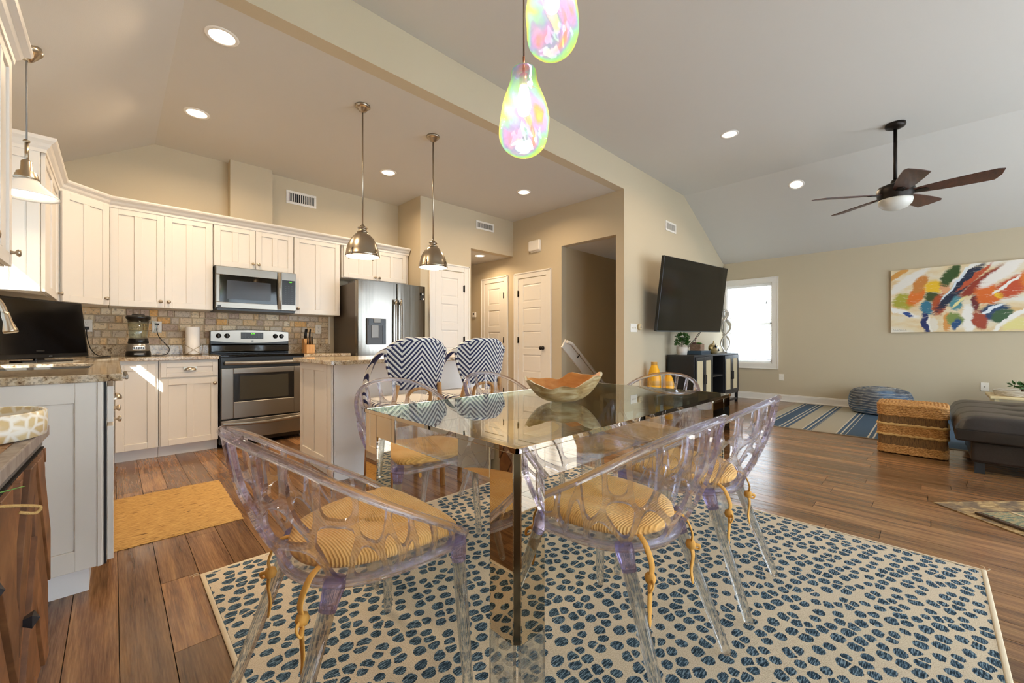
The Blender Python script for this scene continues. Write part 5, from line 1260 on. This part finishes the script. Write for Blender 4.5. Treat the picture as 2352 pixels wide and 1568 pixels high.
# strokes: position across (0 left, 1 at the old picture edge), down (0 top, 1 bottom), half sizes in metres, turn, colour
ST = [(.14,.20,.22,.05,.7,'#e9e3d8'), (.03,.1,.16,.03,.7,'#d69a4a'), (.10,.68,.16,.03,-.45,'#f0ece4'), (.15,.72,.05,.025,-.5,'#2a4a8a'), (.12,.50,.095,.085,.3,'#a8a33a'), (.22,.42,.06,.12,-.5,'#dd7423'), (.25,.25,.05,.10,-.4,'#c9813a'),
      (.30,.62,.05,.08,.2,'#33748c'), (.29,.85,.028,.13,.05,'#1b2d63'), (.36,.30,.075,.07,.3,'#ecbd22'), (.35,.46,.07,.05,-.2,'#3f4e24'), (.44,.34,.032,.07,0,'#e3a273'), (.40,.58,.055,.12,-.1,'#ad4c20'),
      (.46,.86,.03,.1,0,'#d8954c'), (.33,.90,.02,.1,.1,'#efe9dc'), (.36,.88,.03,.09,0,'#e6ddca'), (.49,.14,.05,.13,-.5,'#34501f'), (.55,.34,.30,.05,.98,'#17253f'), (.60,.12,.16,.018,.85,'#edeae2'), (.52,.30,.2,.012,1.0,'#d9e2e8'), (.53,.58,.045,.08,-.3,'#4b8b95'), (.58,.52,.14,.014,.8,'#e8dc9a'),
      (.72,.28,.22,.055,.8,'#93311a'), (.66,.20,.18,.02,.85,'#c0522a'), (.67,.58,.035,.09,0,'#6d2222'), (.62,.80,.045,.16,.05,'#f1ece2'), (.52,.82,.06,.07,.3,'#7d8f4a'), (.53,.88,.03,.06,-.2,'#1f4f7c'), (.76,.46,.09,.11,.15,'#dc6a1e'), (.86,.16,.2,.05,.75,'#efe7dc'), (.83,.46,.032,.045,0,'#eec022'),
      (.94,.36,.13,.09,.6,'#c44d23'), (.92,.30,.2,.012,.75,'#f3ede2'), (.80,.72,.11,.08,.5,'#203f64'), (.86,.78,.08,.06,.6,'#3b5c3a'), (.78,.68,.10,.016,.6,'#e6ecf2'), (.93,.80,.24,.022,.75,'#f1ece2'), (.70,.84,.05,.1,.2,'#a5462c'), (.98,.9,.12,.06,.3,'#e4d78c'),
      (1.08,.3,.1,.12,.4,'#d8741f'), (1.16,.6,.12,.08,.7,'#1d3357'), (1.22,.25,.16,.05,.8,'#efe7dc'), (1.3,.55,.08,.12,.2,'#b5502a'), (1.4,.4,.1,.08,.4,'#e2b53a'), (1.38,.8,.1,.05,.2,'#4a7f8c')]
for a_, d_, hw, hh, an, cl in ST:
    mp_ = g.n('ShaderNodeMapping', vector_type='TEXTURE'); g.L.new(dv.outputs[0], mp_.inputs[0])
    mp_.inputs['Location'].default_value = (-.424+a_*1.263+.06, 2.12-.93*d_+.06, 0); mp_.inputs['Rotation'].default_value = (0, 0, an); mp_.inputs['Scale'].default_value = (hw*1.5, hh*1.5, 1)
    ln = g.n('ShaderNodeVectorMath', operation='LENGTH'); g.L.new(mp_.outputs[0], ln.inputs[0])
    mk = g.ramp(g.math('ADD', ln.outputs['Value'], g.math('MULTIPLY_ADD', streak, 1.0, -.5)), [(.72, (1,1,1,1)), (1.08, (0,0,0,1))])
    col = g.mix(mk, col, cl)
col = g.mix(g.ramp(streak, [(.60, (0,0,0,1)), (.68, (.55,.55,.55,1))]), col, '#efe8d8')
g.P(Base_Color=col, Roughness=.45); g.bump(streak, .3, .003); artm = g.m
pa = thing('painting', 'wide colourful abstract canvas on the far wall', 'painting', (8.425, -.52, 1.655))
obj('canvas', MB().box(8.412, XF-.001, -1.465, .424, 1.19, 2.122), M('canvas_edge', '#d9c292', .8), pa); obj('paint_layer', MB().box(8.4105, 8.412, -1.463, .422, 1.192, 2.12), artm, pa)
sg = MB(); zs = 1.215
for k in range(7): sg.tube([(8.4098, .40-.022*k, zs+.004*(k%2)), (8.4098, .392-.022*k, zs+.016+.01*(k%3 == 0)), (8.4098, .385-.022*k, zs+.002)], .0012, 4)
obj('signature', sg, blackm, pa)
# --- ceiling fan
fx, fy = 6.08, .27
fn = thing('ceiling_fan', 'dark ceiling fan with five brown blades and frosted bowl light', 'ceiling fan', (fx, fy, 2.486))
obj('canopy', MB().lathe([(.085, ZL), (.088, ZL-.02), (.08, ZL-.04), (.05, ZL-.055), (.02, ZL-.062)], (fx, fy, 0), 28), bronze, fn)
obj('downrod', MB().cyl((fx, fy, ZL-.05), (fx, fy, 2.78), .0165, n=16), bronze, fn)
mo = obj('motor', MB().lathe([(.03, 2.81), (.04, 2.79), (.04, 2.765), (.1, 2.755), (.145, 2.735), (.158, 2.70), (.15, 2.63), (.135, 2.60), (.135, 2.585)], (fx, fy, 0), 36), bronze, fn)
obj('light_bowl', MB().lathe([(.142, 2.597), (.145, 2.585), (.135, 2.545), (.105, 2.51), (.06, 2.49), (0, 2.484)], (fx, fy, 0), 32), M('frosted_bowl', '#d9d6cc', .35), fn)
for k in range(5):
    a = math.radians((51, 123, 195, 267, 339)[k]); ca, sa = math.cos(a), math.sin(a)
    mm = Matrix.Translation((fx, fy, 2.655)) @ Matrix.Rotation(a, 4, 'Z') @ Matrix.Rotation(-.22, 4, 'X')
    out = [(.14, -.05), (.22, -.066), (.4, -.09), (.6, -.104), (.72, -.106), (.765, -.085), (.745, .02), (.70, .098), (.55, .096), (.35, .084), (.2, .062), (.14, .045)]
    bl_ = obj('blade', MB().prism(out, -.004, .004).xf(mm), fan_wood, fn, bev=.002)
    obj('blade_iron', MB().prism([(.1, -.03), (.24, -.035), (.26, 0), (.24, .035), (.1, .03)], -.010, -.005).xf(mm), bronze, bl_)
# --- striped rug
g = NT('striped_rug'); p = g.coord('Position'); yv = g.sep(p)[1]
def yatu(u, X=5.9): s_ = (u-1176)/938.4; return X*(.7159-.6982*s_)/(.6982+.7159*s_)
seq = [(1745, 'T'), (1750, 'S'), (1762, 'B'), (1788, 'S'), (1807, 'T'), (1840, 'S'), (1862, 'T'), (1918, 'S'), (1943, 'B'), (1990, 'S'), (2020, 'T')]
tan_, blu_, lgt_ = '#aca390', '#3c566f', '#c9c1b0'
stops = []; YS0, YS1 = 1.62, -2.45
def fpos(y): return (YS0-y)/(YS0-YS1)
stops.append((0, tan_))
for i, (u, k) in enumerate(seq):
    y0 = yatu(u); y1 = yatu(seq[i+1][0]) if i+1 < len(seq) else -.3
    if k == 'S':
        for j in range(4): stops.append((fpos(y0+(y1-y0)*j/4), blu_)); 
    else: stops.append((fpos(y0), tan_ if k == 'T' else blu_))
stops = [q for q in stops if 0 <= q[0] < 1][:24]+[(.62, blu_), (.75, tan_), (.88, blu_)]
f_ = g.math('DIVIDE', g.math('SUBTRACT', YS0, yv), YS0-YS1)
cc = g.ramp(f_, stops, 'CONSTANT')
fine = g.math('FRACT', g.math('MULTIPLY', yv, 1/.046)); isb = g.math('LESS_THAN', g.math('ABSOLUTE', g.math('SUBTRACT', fine, .5)), .16)
def smask(y0, y1): return g.math('MULTIPLY', g.math('LESS_THAN', yv, y0), g.math('GREATER_THAN', yv, y1))
mk = None
for i, (u, k) in enumerate(seq):
    if k == 'S' and i+1 < len(seq):
        m_ = smask(yatu(u), yatu(seq[i+1][0])); mk = m_ if mk is None else g.math('ADD', mk, m_)
cc = g.mix(g.math('MULTIPLY', mk, isb), cc, lgt_)
wn = g.noise(g.mapping(p, (40, 220, 1)), 1, 3); cc = g.mix(.35, cc, g.mix(wn, cc, (.9,.9,.9,1)), 'MULTIPLY')
g.P(Base_Color=cc, Roughness=.95); g.bump(wn, .4, .003)
sr = thing('striped_rug', 'blue and tan striped flat-weave rug in the living area', 'rug', (7.1, -.4, 0)); obj('weave', MB().box(5.9, 8.33, YS1, 1.60, .0006, .008), g.m, sr); hm_ = M('rug_hem', '#8d8574', .9); obj('hem', MB().box(5.885, 5.9, YS1, 1.60, .0006, .0075), hm_, sr); obj('hem', MB().box(8.33, 8.345, YS1, 1.60, .0006, .0075), hm_, sr)
# --- entry mats, turned on the diagonal
g = NT('worn_rug'); p = g.coord('Object'); n = g.noise(g.mapping(p, (14, 46, 1)), 1, 5, .65, dist=.6); n2 = g.noise(p, 7, 3)
cc = g.ramp(n, [(.3, '#4f3a24'), (.45, '#8a6d45'), (.6, '#b79a68'), (.75, '#c9b288')]); cc = g.mix(g.ramp(n2, [(.5, (0,0,0,1)), (.6, (.7,.7,.7,1))]), cc, '#4d4038'); g.P(Base_Color=cc, Roughness=.95); g.bump(n, .6, .004); worn = g.m
g = NT('mosaic_mat'); p = g.coord('Object'); n = g.noise(g.mapping(p, (20, 50, 1)), 1, 5, .7); cc = g.ramp(n, [(.3, '#37413a'), (.45, '#66705a'), (.55, '#a38e62'), (.65, '#7c5a44'), (.8, '#c2ad84')]); g.P(Base_Color=cc, Roughness=.95); g.bump(n, .6, .004); mosaic = g.m
a = math.atan2(-.675, .737)
em = thing('entry_rug', 'worn brown patterned rug laid diagonally at the right edge', 'rug', (3.84, -.01, 0), a); obj('pile', MB().box(0, 1.5, -1.0, 0, .0006, .006), worn, em, local=True)
dm = thing('door_mat', 'thick multicoloured mat with dark edge on the diagonal rug', 'mat', (3.755, -.185, .0065), a); obj('pad', MB().box(.0, 1.1, -.62, 0, 0, .014), M('mat_edge', '#4a3828', .9), dm, local=True, bev=.003); obj('face', MB().box(.02, 1.08, -.60, -.02, .014, .0165), mosaic, dm, local=True); obj('stripe', MB().box(.19, .215, -.60, -.02, .0165, .0185), M('mat_stripe', '#b79f78', .9), dm, local=True)
# --- wicker cube
wk = thing('wicker_pouf', 'square seagrass pouf with dark woven bands on the wood floor', 'pouf', (5.47, .125, 0))
wm = NT('seagrass'); p = wm.coord('Object'); n = wm.noise(wm.mapping(p, (70, 70, 160)), 1, 3); wm.P(Base_Color=wm.ramp(n, [(.3, '#7a5026'), (.5, '#b27f42'), (.7, '#cb9c5c')]), Roughness=.8); wm.bump(n, .6, .004)
wd = NT('seagrass_fine'); p = wd.coord('Object'); s = wd.sep(p); n = wd.noise(wd.mapping(p, (300, 300, 30)), 1, 2); wd.P(Base_Color=wd.ramp(n, [(.3, '#4a3218'), (.6, '#7e5b31')]), Roughness=.85); wd.bump(n, .7, .004)
def rrect(hx, hy, r_, n=5):
    P = []
    for cx_, cy_, a0 in ((hx-r_, hy-r_, 0), (-hx+r_, hy-r_, PI/2), (-hx+r_, -hy+r_, PI), (hx-r_, -hy+r_, 1.5*PI)):
        for k in range(n+1): aa = a0+PI/2*k/n; P.append((cx_+r_*math.cos(aa), cy_+r_*math.sin(aa)))
    return P
def resample(P, step):
    Q = [Vector((x, y, 0)) for x, y in P]; Q.append(Q[0]); out = []; carry = 0
    for i in range(len(Q)-1):
        d_ = (Q[i+1]-Q[i]).length; t_ = carry
        while t_ < d_: out.append(Q[i].lerp(Q[i+1], t_/d_)); t_ += step
        carry = t_-d_
    return out
HX, HY = .215, .228
def rope_rows(z0, z1, rows, hx=HX, hy=HY, fat=1.0):
    b = MB(); rh = (z1-z0)/rows; fat = fat*1.4
    for r_ in range(rows):
        P = resample(rrect(hx, hy, .05), .011); zc_ = z0+rh*(r_+.5)
        R_ = [rh*.56*fat*(1+.25*math.sin(i*PI/2+r_*PI/2)) for i in range(len(P))]
        b.tube([(q.x, q.y, zc_+.002*math.sin(i*PI/4)) for i, q in enumerate(P)], R_, 6, closed=True)
    return b
obj('core', MB().prism(rrect(HX+.004, HY+.004, .05), .02, .45), wd.m, wk, local=True)
for z0, z1, rr in ((.012, .085, 5), (.185, .275, 6), (.36, .455, 6)): obj('braid_band', rope_rows(z0, z1, rr), wm.m, wk, local=True)
for z in (.182, .278): obj('piping', rope_rows(z-.008, z+.008, 1, HX+.003, HY+.003), M('pale_rope', '#c9a566', .8), wk, local=True)
tpb = MB()
for k in range(9): f_ = 1-k*.108; P = resample(rrect(HX*f_+.002, HY*f_+.002, .05*f_+.004), .011); tpb.tube([(q.x, q.y, .457+.003*(k > 0)) for q in P], [.0125*(1+.25*math.sin(i*PI/2+k*1.5)) for i in range(len(P))], 6, closed=True)
obj('top_coil', tpb, wm.m, wk, local=True)
# --- blue pouf
bp = thing('round_pouf', 'round blue-grey corded pouf against the far wall', 'pouf', (8.03, .52, .008))
bm = NT('denim_cord'); p = bm.coord('Object'); n = bm.noise(bm.mapping(p, (12, 12, 140)), 1, 4); n2 = bm.noise(p, 3, 2); bm.P(Base_Color=bm.mix(bm.ramp(n2, [(.4, (0,0,0,1)), (.6, (1,1,1,1))]), bm.ramp(n, [(.3, '#2c3440'), (.5, '#565c66'), (.7, '#8a8a88')]), bm.ramp(n, [(.3, '#2c4668'), (.6, '#6f8aa6')])), Roughness=.95); bm.bump(n, .6, .005)
prof = [(.27, .001), (.32, .02), (.352, .08), (.36, .16), (.352, .24), (.325, .31), (.28, .345), (.15, .375), (0, .385)]
obj('cover', MB().lathe([(q.x, q.y) for q in smooth_path([(r_, z_, 0) for r_, z_ in prof], 4)], (0,0,0), 48), bm.m, bp, local=True)
wc = M('white_cord', '#aaa69d', .9)
for z_ in (.03, .065, .1, .135, .17, .205, .24, .275, .31):
    sp2 = smooth_path([(r_, zz_, 0) for r_, zz_ in prof], 12); r_ = min(sp2, key=lambda q: abs(q.y-z_)).x
    obj('stitch_row', MB().tube([((r_+.002)*math.cos(2*PI*k/120), (r_+.002)*math.sin(2*PI*k/120), z_+.004*math.sin(k*.4)) for k in range(120)], [.0032*(2.2 if k % 10 == 0 else 1) for k in range(120)], 5, closed=True), wc, bp, local=True)
for r_, z_ in ((.27, .352), (.22, .365), (.17, .375), (.12, .38)): obj('stitch_row', MB().tube([(r_*math.cos(2*PI*k/80), r_*math.sin(2*PI*k/80), z_) for k in range(80)], [.004*(2.2 if k % 8 == 0 else 1) for k in range(80)], 5, closed=True), wc, bp, local=True)
# --- leather ottoman
lt = NT('dark_leather'); p = lt.coord('Object'); n = lt.noise(p, 160, 3); n2 = lt.noise(p, 5, 3); lt.P(Base_Color=lt.ramp(n2, [(.3, '#191310'), (.7, '#2b211c')]), Roughness=.34); lt.bump(lt.math('ADD', n, lt.math('MULTIPLY', n2, 1.2)), .25, .006); leather = lt.m
ot = thing('leather_ottoman', 'large dark brown tufted leather ottoman at the right edge', 'ottoman', (5.6, -.68, 0))
V = []; F = []; nx, ny = 36, 28; OX0, OX1, OY0, OY1 = 4.84, 6.36, -1.22, -.135
for j in range(ny+1):
    for i in range(nx+1):
        x = OX0+(OX1-OX0)*i/nx; y = OY0+(OY1-OY0)*j/ny
        du = min(i, nx-i)/nx*(OX1-OX0); dv_ = min(j, ny-j)/ny*(OY1-OY0); e = min(du, dv_, .14)/.14
        z = .36+.105*math.sqrt(max(0, 1-(1-e)**2))
        for bx2 in (.25, .5, .75):
            for by2 in (.33, .66):
                d2 = (x-OX0-(OX1-OX0)*bx2)**2+(y-OY0-(OY1-OY0)*by2)**2; z -= .022*math.exp(-d2/.004)
            z -= .010*math.exp(-((x-OX0-(OX1-OX0)*bx2)/.012)**2)
        for by2 in (.33, .66): z -= .010*math.exp(-((y-OY0-(OY1-OY0)*by2)/.014)**2)
        V.append((x, y, z))
for j in range(ny):
    for i in range(nx): a = j*(nx+1)+i; F.append((a, a+1, a+nx+2, a+nx+1))
obj('top_cushion', MB().add(V, F, True).box(OX0+.003, OX1-.003, OY0+.003, OY1-.003, .265, .362), leather, ot, bev=.012)
obj('base', MB().box(4.93, 6.27, -1.13, -.225, .09, .265), leather, ot, bev=.02)
for x in (4.96, 6.18):
    for y in (-1.1, -.3): obj('leg', MB().prism([(x, y), (x+.055, y), (x+.055, y+.055), (x, y+.055)], .001 if x < 5.5 else .0085, .092), blackm, ot)
for x, y in ((OX0+(OX1-OX0)*.25, OY0+(OY1-OY0)*.66), (OX0+(OX1-OX0)*.5, OY0+(OY1-OY0)*.66), (OX0+(OX1-OX0)*.75, OY0+(OY1-OY0)*.66)): obj('button', MB().lathe([(.014, .0), (.012, .006), (0, .008)], (x, y, .437), 12), leather, ot)
# --- low side table with tray and planter
lt_ = thing('low_table', 'pale wood low table against the far wall behind the ottoman', 'table', (7.95, -1.1, .008)); pw = wood('pale_wood', '#c7ae7c', '#dcc594', '#e8d5aa', (20, 4, 20), .45)
obj('top', MB().box(7.66, 8.28, -1.75, -.50, .355, .39), pw, lt_, bev=.01)
for x in (7.7, 8.2):
    for y in (-1.7, -.56): obj('leg', MB().box(x, x+.04, y-.02, y+.02, .009, .355), pw, lt_)
tr_ = thing('woven_tray', 'oval white woven tray on the low table', 'tray', (7.93, -.82, .391))
tm = wood('tray_rope', '#b9a78c', '#ddd5c6', '#efeae0', (10, 10, 90), .8)
obj('bottom', MB().lathe([(0, .001), (1, .001), (1, .006), (0, .006)], (0,0,0), 36).xf(Matrix.Diagonal((.19, .26, 1, 1))), tm, tr_, local=True)
for k in range(5): obj('coil', MB().tube([((.19+.004*k)*math.cos(2*PI*i/60), (.26+.004*k)*math.sin(2*PI*i/60), .008+.013*k) for i in range(60)], .0075, 6, closed=True), tm, tr_, local=True)
p2 = thing('table_planter', 'small box planter with green leaves and red bloom on the tray', 'plant', (7.9, -.86, .399))
obj('box', MB().box(7.84, 7.96, -.95, -.77, .3985, .48), M('planter_bark', '#5f4a37', .9, bump=(60, .6)), p2, bev=.003)
o = leaf_tuft('foliage', (7.9, -.84, .50), (.10, .04), 70, .06, leaf_g, p2, rl, .2); o['kind'] = 'stuff'
rosette('bloom', (7.9, -.92, .49), .075, M('bloom_red', '#8a3038', .5), p2); rosette('bloom', (7.89, -.82, .49), .04, leaf_l, p2)
obj('sprig', leaf_tuft('sprig_tmp', (7.88, -.73, .515), (.05, .025), 26, .05, leaf_g, None, rl, .1).data.copy(), leaf_g, None) if False else None
o = leaf_tuft('sprig', (7.88, -.73, .512), (.055, .03), 34, .055, leaf_g, p2, rl, .1); o['kind'] = 'stuff'
# ================================================================ SIDEBOARD AT LEFT
sdb = thing('sideboard', 'reclaimed wood sideboard with chevron doors at the left edge', 'sideboard', (-.1925, .395, 0), PI/2-.033)
SL, SD, SZ = 1.5, .41, .80
obj('carcass', MB().box(.012, SL-.012, .03, SD, .10, .742), barn, sdb, local=True)
obj('iron_strip', MB().box(.004, SL-.004, .012, SD, .742, .768), M('iron_grey', '#6f6b68', .5, .4), sdb, local=True)
tpl = MB(); obj('top_edge', MB().box(0, SL, -.002, .03, .768, SZ).box(SL-.03, SL, .03, SD, .768, SZ).box(0, .03, .03, SD, .768, SZ), greywood, sdb, local=True, bev=.003)
rs_ = random.Random(4); xx = .032
while xx < SL-.04:
    w_ = min(rs_.uniform(.07, .11), SL-.032-xx)
    y = .032
    while y < SD-.01:
        d_ = rs_.choice((.09, .14, .2)); y1 = min(y+d_, SD-.002)
        obj('top_board', MB().box(xx, xx+w_-.002, y, y1-.002, .768, SZ-rs_.uniform(.001, .003)), barn_top, sdb, local=True, bev=.0015, seg=1); y = y1
    xx += w_
for k in range(3):
    a = [.012, .53, 1.053][k]; b_ = [.527, 1.05, SL-.012][k]
    d_ = obj('door', MB().box(a, b_, .008, .03, .105, .738), M('dark_recess', '#1d120b', .8), sdb, local=True)
    mid = (a+b_)/2
    for col, (c0, c1) in enumerate(((a+.004, mid-.002), (mid+.002, b_-.004))):
        rect = [(c0, .109), (c1, .109), (c1, .734), (c0, .734)]; sl = 1.9 if col == 0 else -1.9; q = -.5
        while q < 1.6:
            wd_ = rs_.uniform(.15, .2); L_ = math.hypot(1, sl)
            P = clip(clip(rect, -sl, 1, q+wd_-.016-sl*mid), sl, -1, -(q-sl*mid))
            if len(P) > 2:
                bb_ = MB().prism_y(P, .008-rs_.uniform(.002, .016), .0081); obj('chevron_board', bb_, barn, d_, local=True, bev=.001, seg=1)
            q += wd_
    kx_ = {0: .3, 1: .75, 2: 1.095}[k]; kz = {0: .617, 1: .617, 2: .397}[k]
    kk = MB(); e_ = .015
    kk.add([(kx_-e_, -.020, kz-e_), (kx_+e_, -.020, kz-e_), (kx_+e_, -.020, kz+e_), (kx_-e_, -.020, kz+e_), (kx_, -.031, kz)], [(0,1,4),(1,2,4),(2,3,4),(3,0,4),(3,2,1,0)])
    kk.add([(kx_-e_, -.020, kz-e_), (kx_+e_, -.020, kz-e_), (kx_+e_, -.020, kz+e_), (kx_-e_, -.020, kz+e_), (kx_-.008, -.004, kz-.008), (kx_+.008, -.004, kz-.008), (kx_+.008, -.004, kz+.008), (kx_-.008, -.004, kz+.008)], [(0,1,5,4),(1,2,6,5),(2,3,7,6),(3,0,4,7)])
    obj('pyramid_knob', kk, M('iron_knob', '#3b3a3d', .45, .6), d_, local=True)
for x in (.03, SL-.09): 
    for y in (.05, SD-.07): obj('foot', MB().box(x, x+.06, y, y+.05, .001, .10), blackm, sdb, local=True)
# shell dishes
g = NT('shell_mosaic'); p = g.coord('Object'); s = g.sep(p); ang = g.math('ARCTAN2', s[1], s[0])
vec = g.comb(g.math('MULTIPLY', ang, .14), s[2], g.math('MULTIPLY', g.math('POWER', g.math('ADD', g.math('MULTIPLY', s[0], s[0]), g.math('MULTIPLY', s[1], s[1])), .5), .3))
de = g.voro(vec, 34, 'DISTANCE_TO_EDGE'); cl_ = g.sep(g.voro(vec, 34, 'F1', 'Color'))[0]
cc = g.mix(g.ramp(de, [(.06, (1,1,1,1)), (.20, (0,0,0,1))]), g.ramp(cl_, [(0, '#cfb381'), (.4, '#dbc699'), (.7, '#d2ba8e'), (1, '#e6d9bd')]), '#eee8da'); g.P(Base_Color=cc, Roughness=.25); shellm = g.m
t = thing('shell_dish', 'round cream shell mosaic dish with an inner ring on the sideboard', 'dish', (-.272, 1.715, SZ+.0005)); R_, H_ = .14, .07
obj('wall', MB().lathe([(R_-.008, .001), (R_, .004), (R_+.002, H_*.5), (R_, H_-.002), (R_-.004, H_), (R_-.009, H_-.002), (R_-.01, .012), (R_-.012, .008)], (0,0,0), 48, close=True), shellm, t, local=True)
obj('base', MB().lathe([(0, .001), (R_-.011, .001), (R_-.011, .009), (0, .009)], (0,0,0), 40), shellm, t, local=True)
obj('inner_ring', MB().lathe([(.078, .0095), (.085, .011), (.086, .04), (.085, .064), (.08, .066), (.076, .064), (.075, .012)], (-.04, -.015, 0), 40, close=True), shellm, t, local=True)
# wrapped grass plant, mostly outside the frame
gp = thing('wrapped_plant', 'twine-tied grass plant at the left edge, only a loop and blade in view', 'plant', (-.34, .95, SZ+.0005))
obj('pot', MB().lathe([(.055, .001), (.062, .01), (.075, .11), (.07, .115)], (-.34, .95, SZ), 24), M('burlap', '#b89a6a', .95, bump=(200, .8)), gp)
gb = M('grass_green', '#5f8a35', .5); rg2 = random.Random(2)
for k in range(26):
    a = rg2.uniform(0, 2*PI); L_ = rg2.uniform(.1, .18); P = [(-.34+.03*math.cos(a), .95+.03*math.sin(a), SZ+.1), (-.34+.07*math.cos(a), .95+.07*math.sin(a), SZ+.1+L_*.8), (-.34+.14*math.cos(a), .95+.14*math.sin(a), SZ+.1+L_*.7)]
    obj('grass_blade', MB().tube(smooth_path(P, 4), [.002]*8+[.0005], 4), gb, gp)
obj('grass_blade', MB().tube(smooth_path([(-.32, .96, SZ+.1), (-.26, .99, SZ+.09), (-.18, 1.02, SZ+.02), (-.105, 1.05, SZ+.016)], 6), [.003]*12+[.0025, .002, .0018, .0015, .001, .0008, .0006], 5), gb, gp)
tw_m = M('twine', '#b8935a', .95, bump=(300, .8))
obj('twine', MB().tube(smooth_path([(-.30, .97, SZ+.07), (-.24, .98, SZ+.05), (-.17, .985, SZ+.012), (-.12, .99, SZ+.004), (-.092, 1.0, SZ-.006), (-.084, 1.0, SZ-.011), (-.089, .992, SZ-.016), (-.105, .987, SZ-.009)], 6), .0024, 7), tw_m, gp)
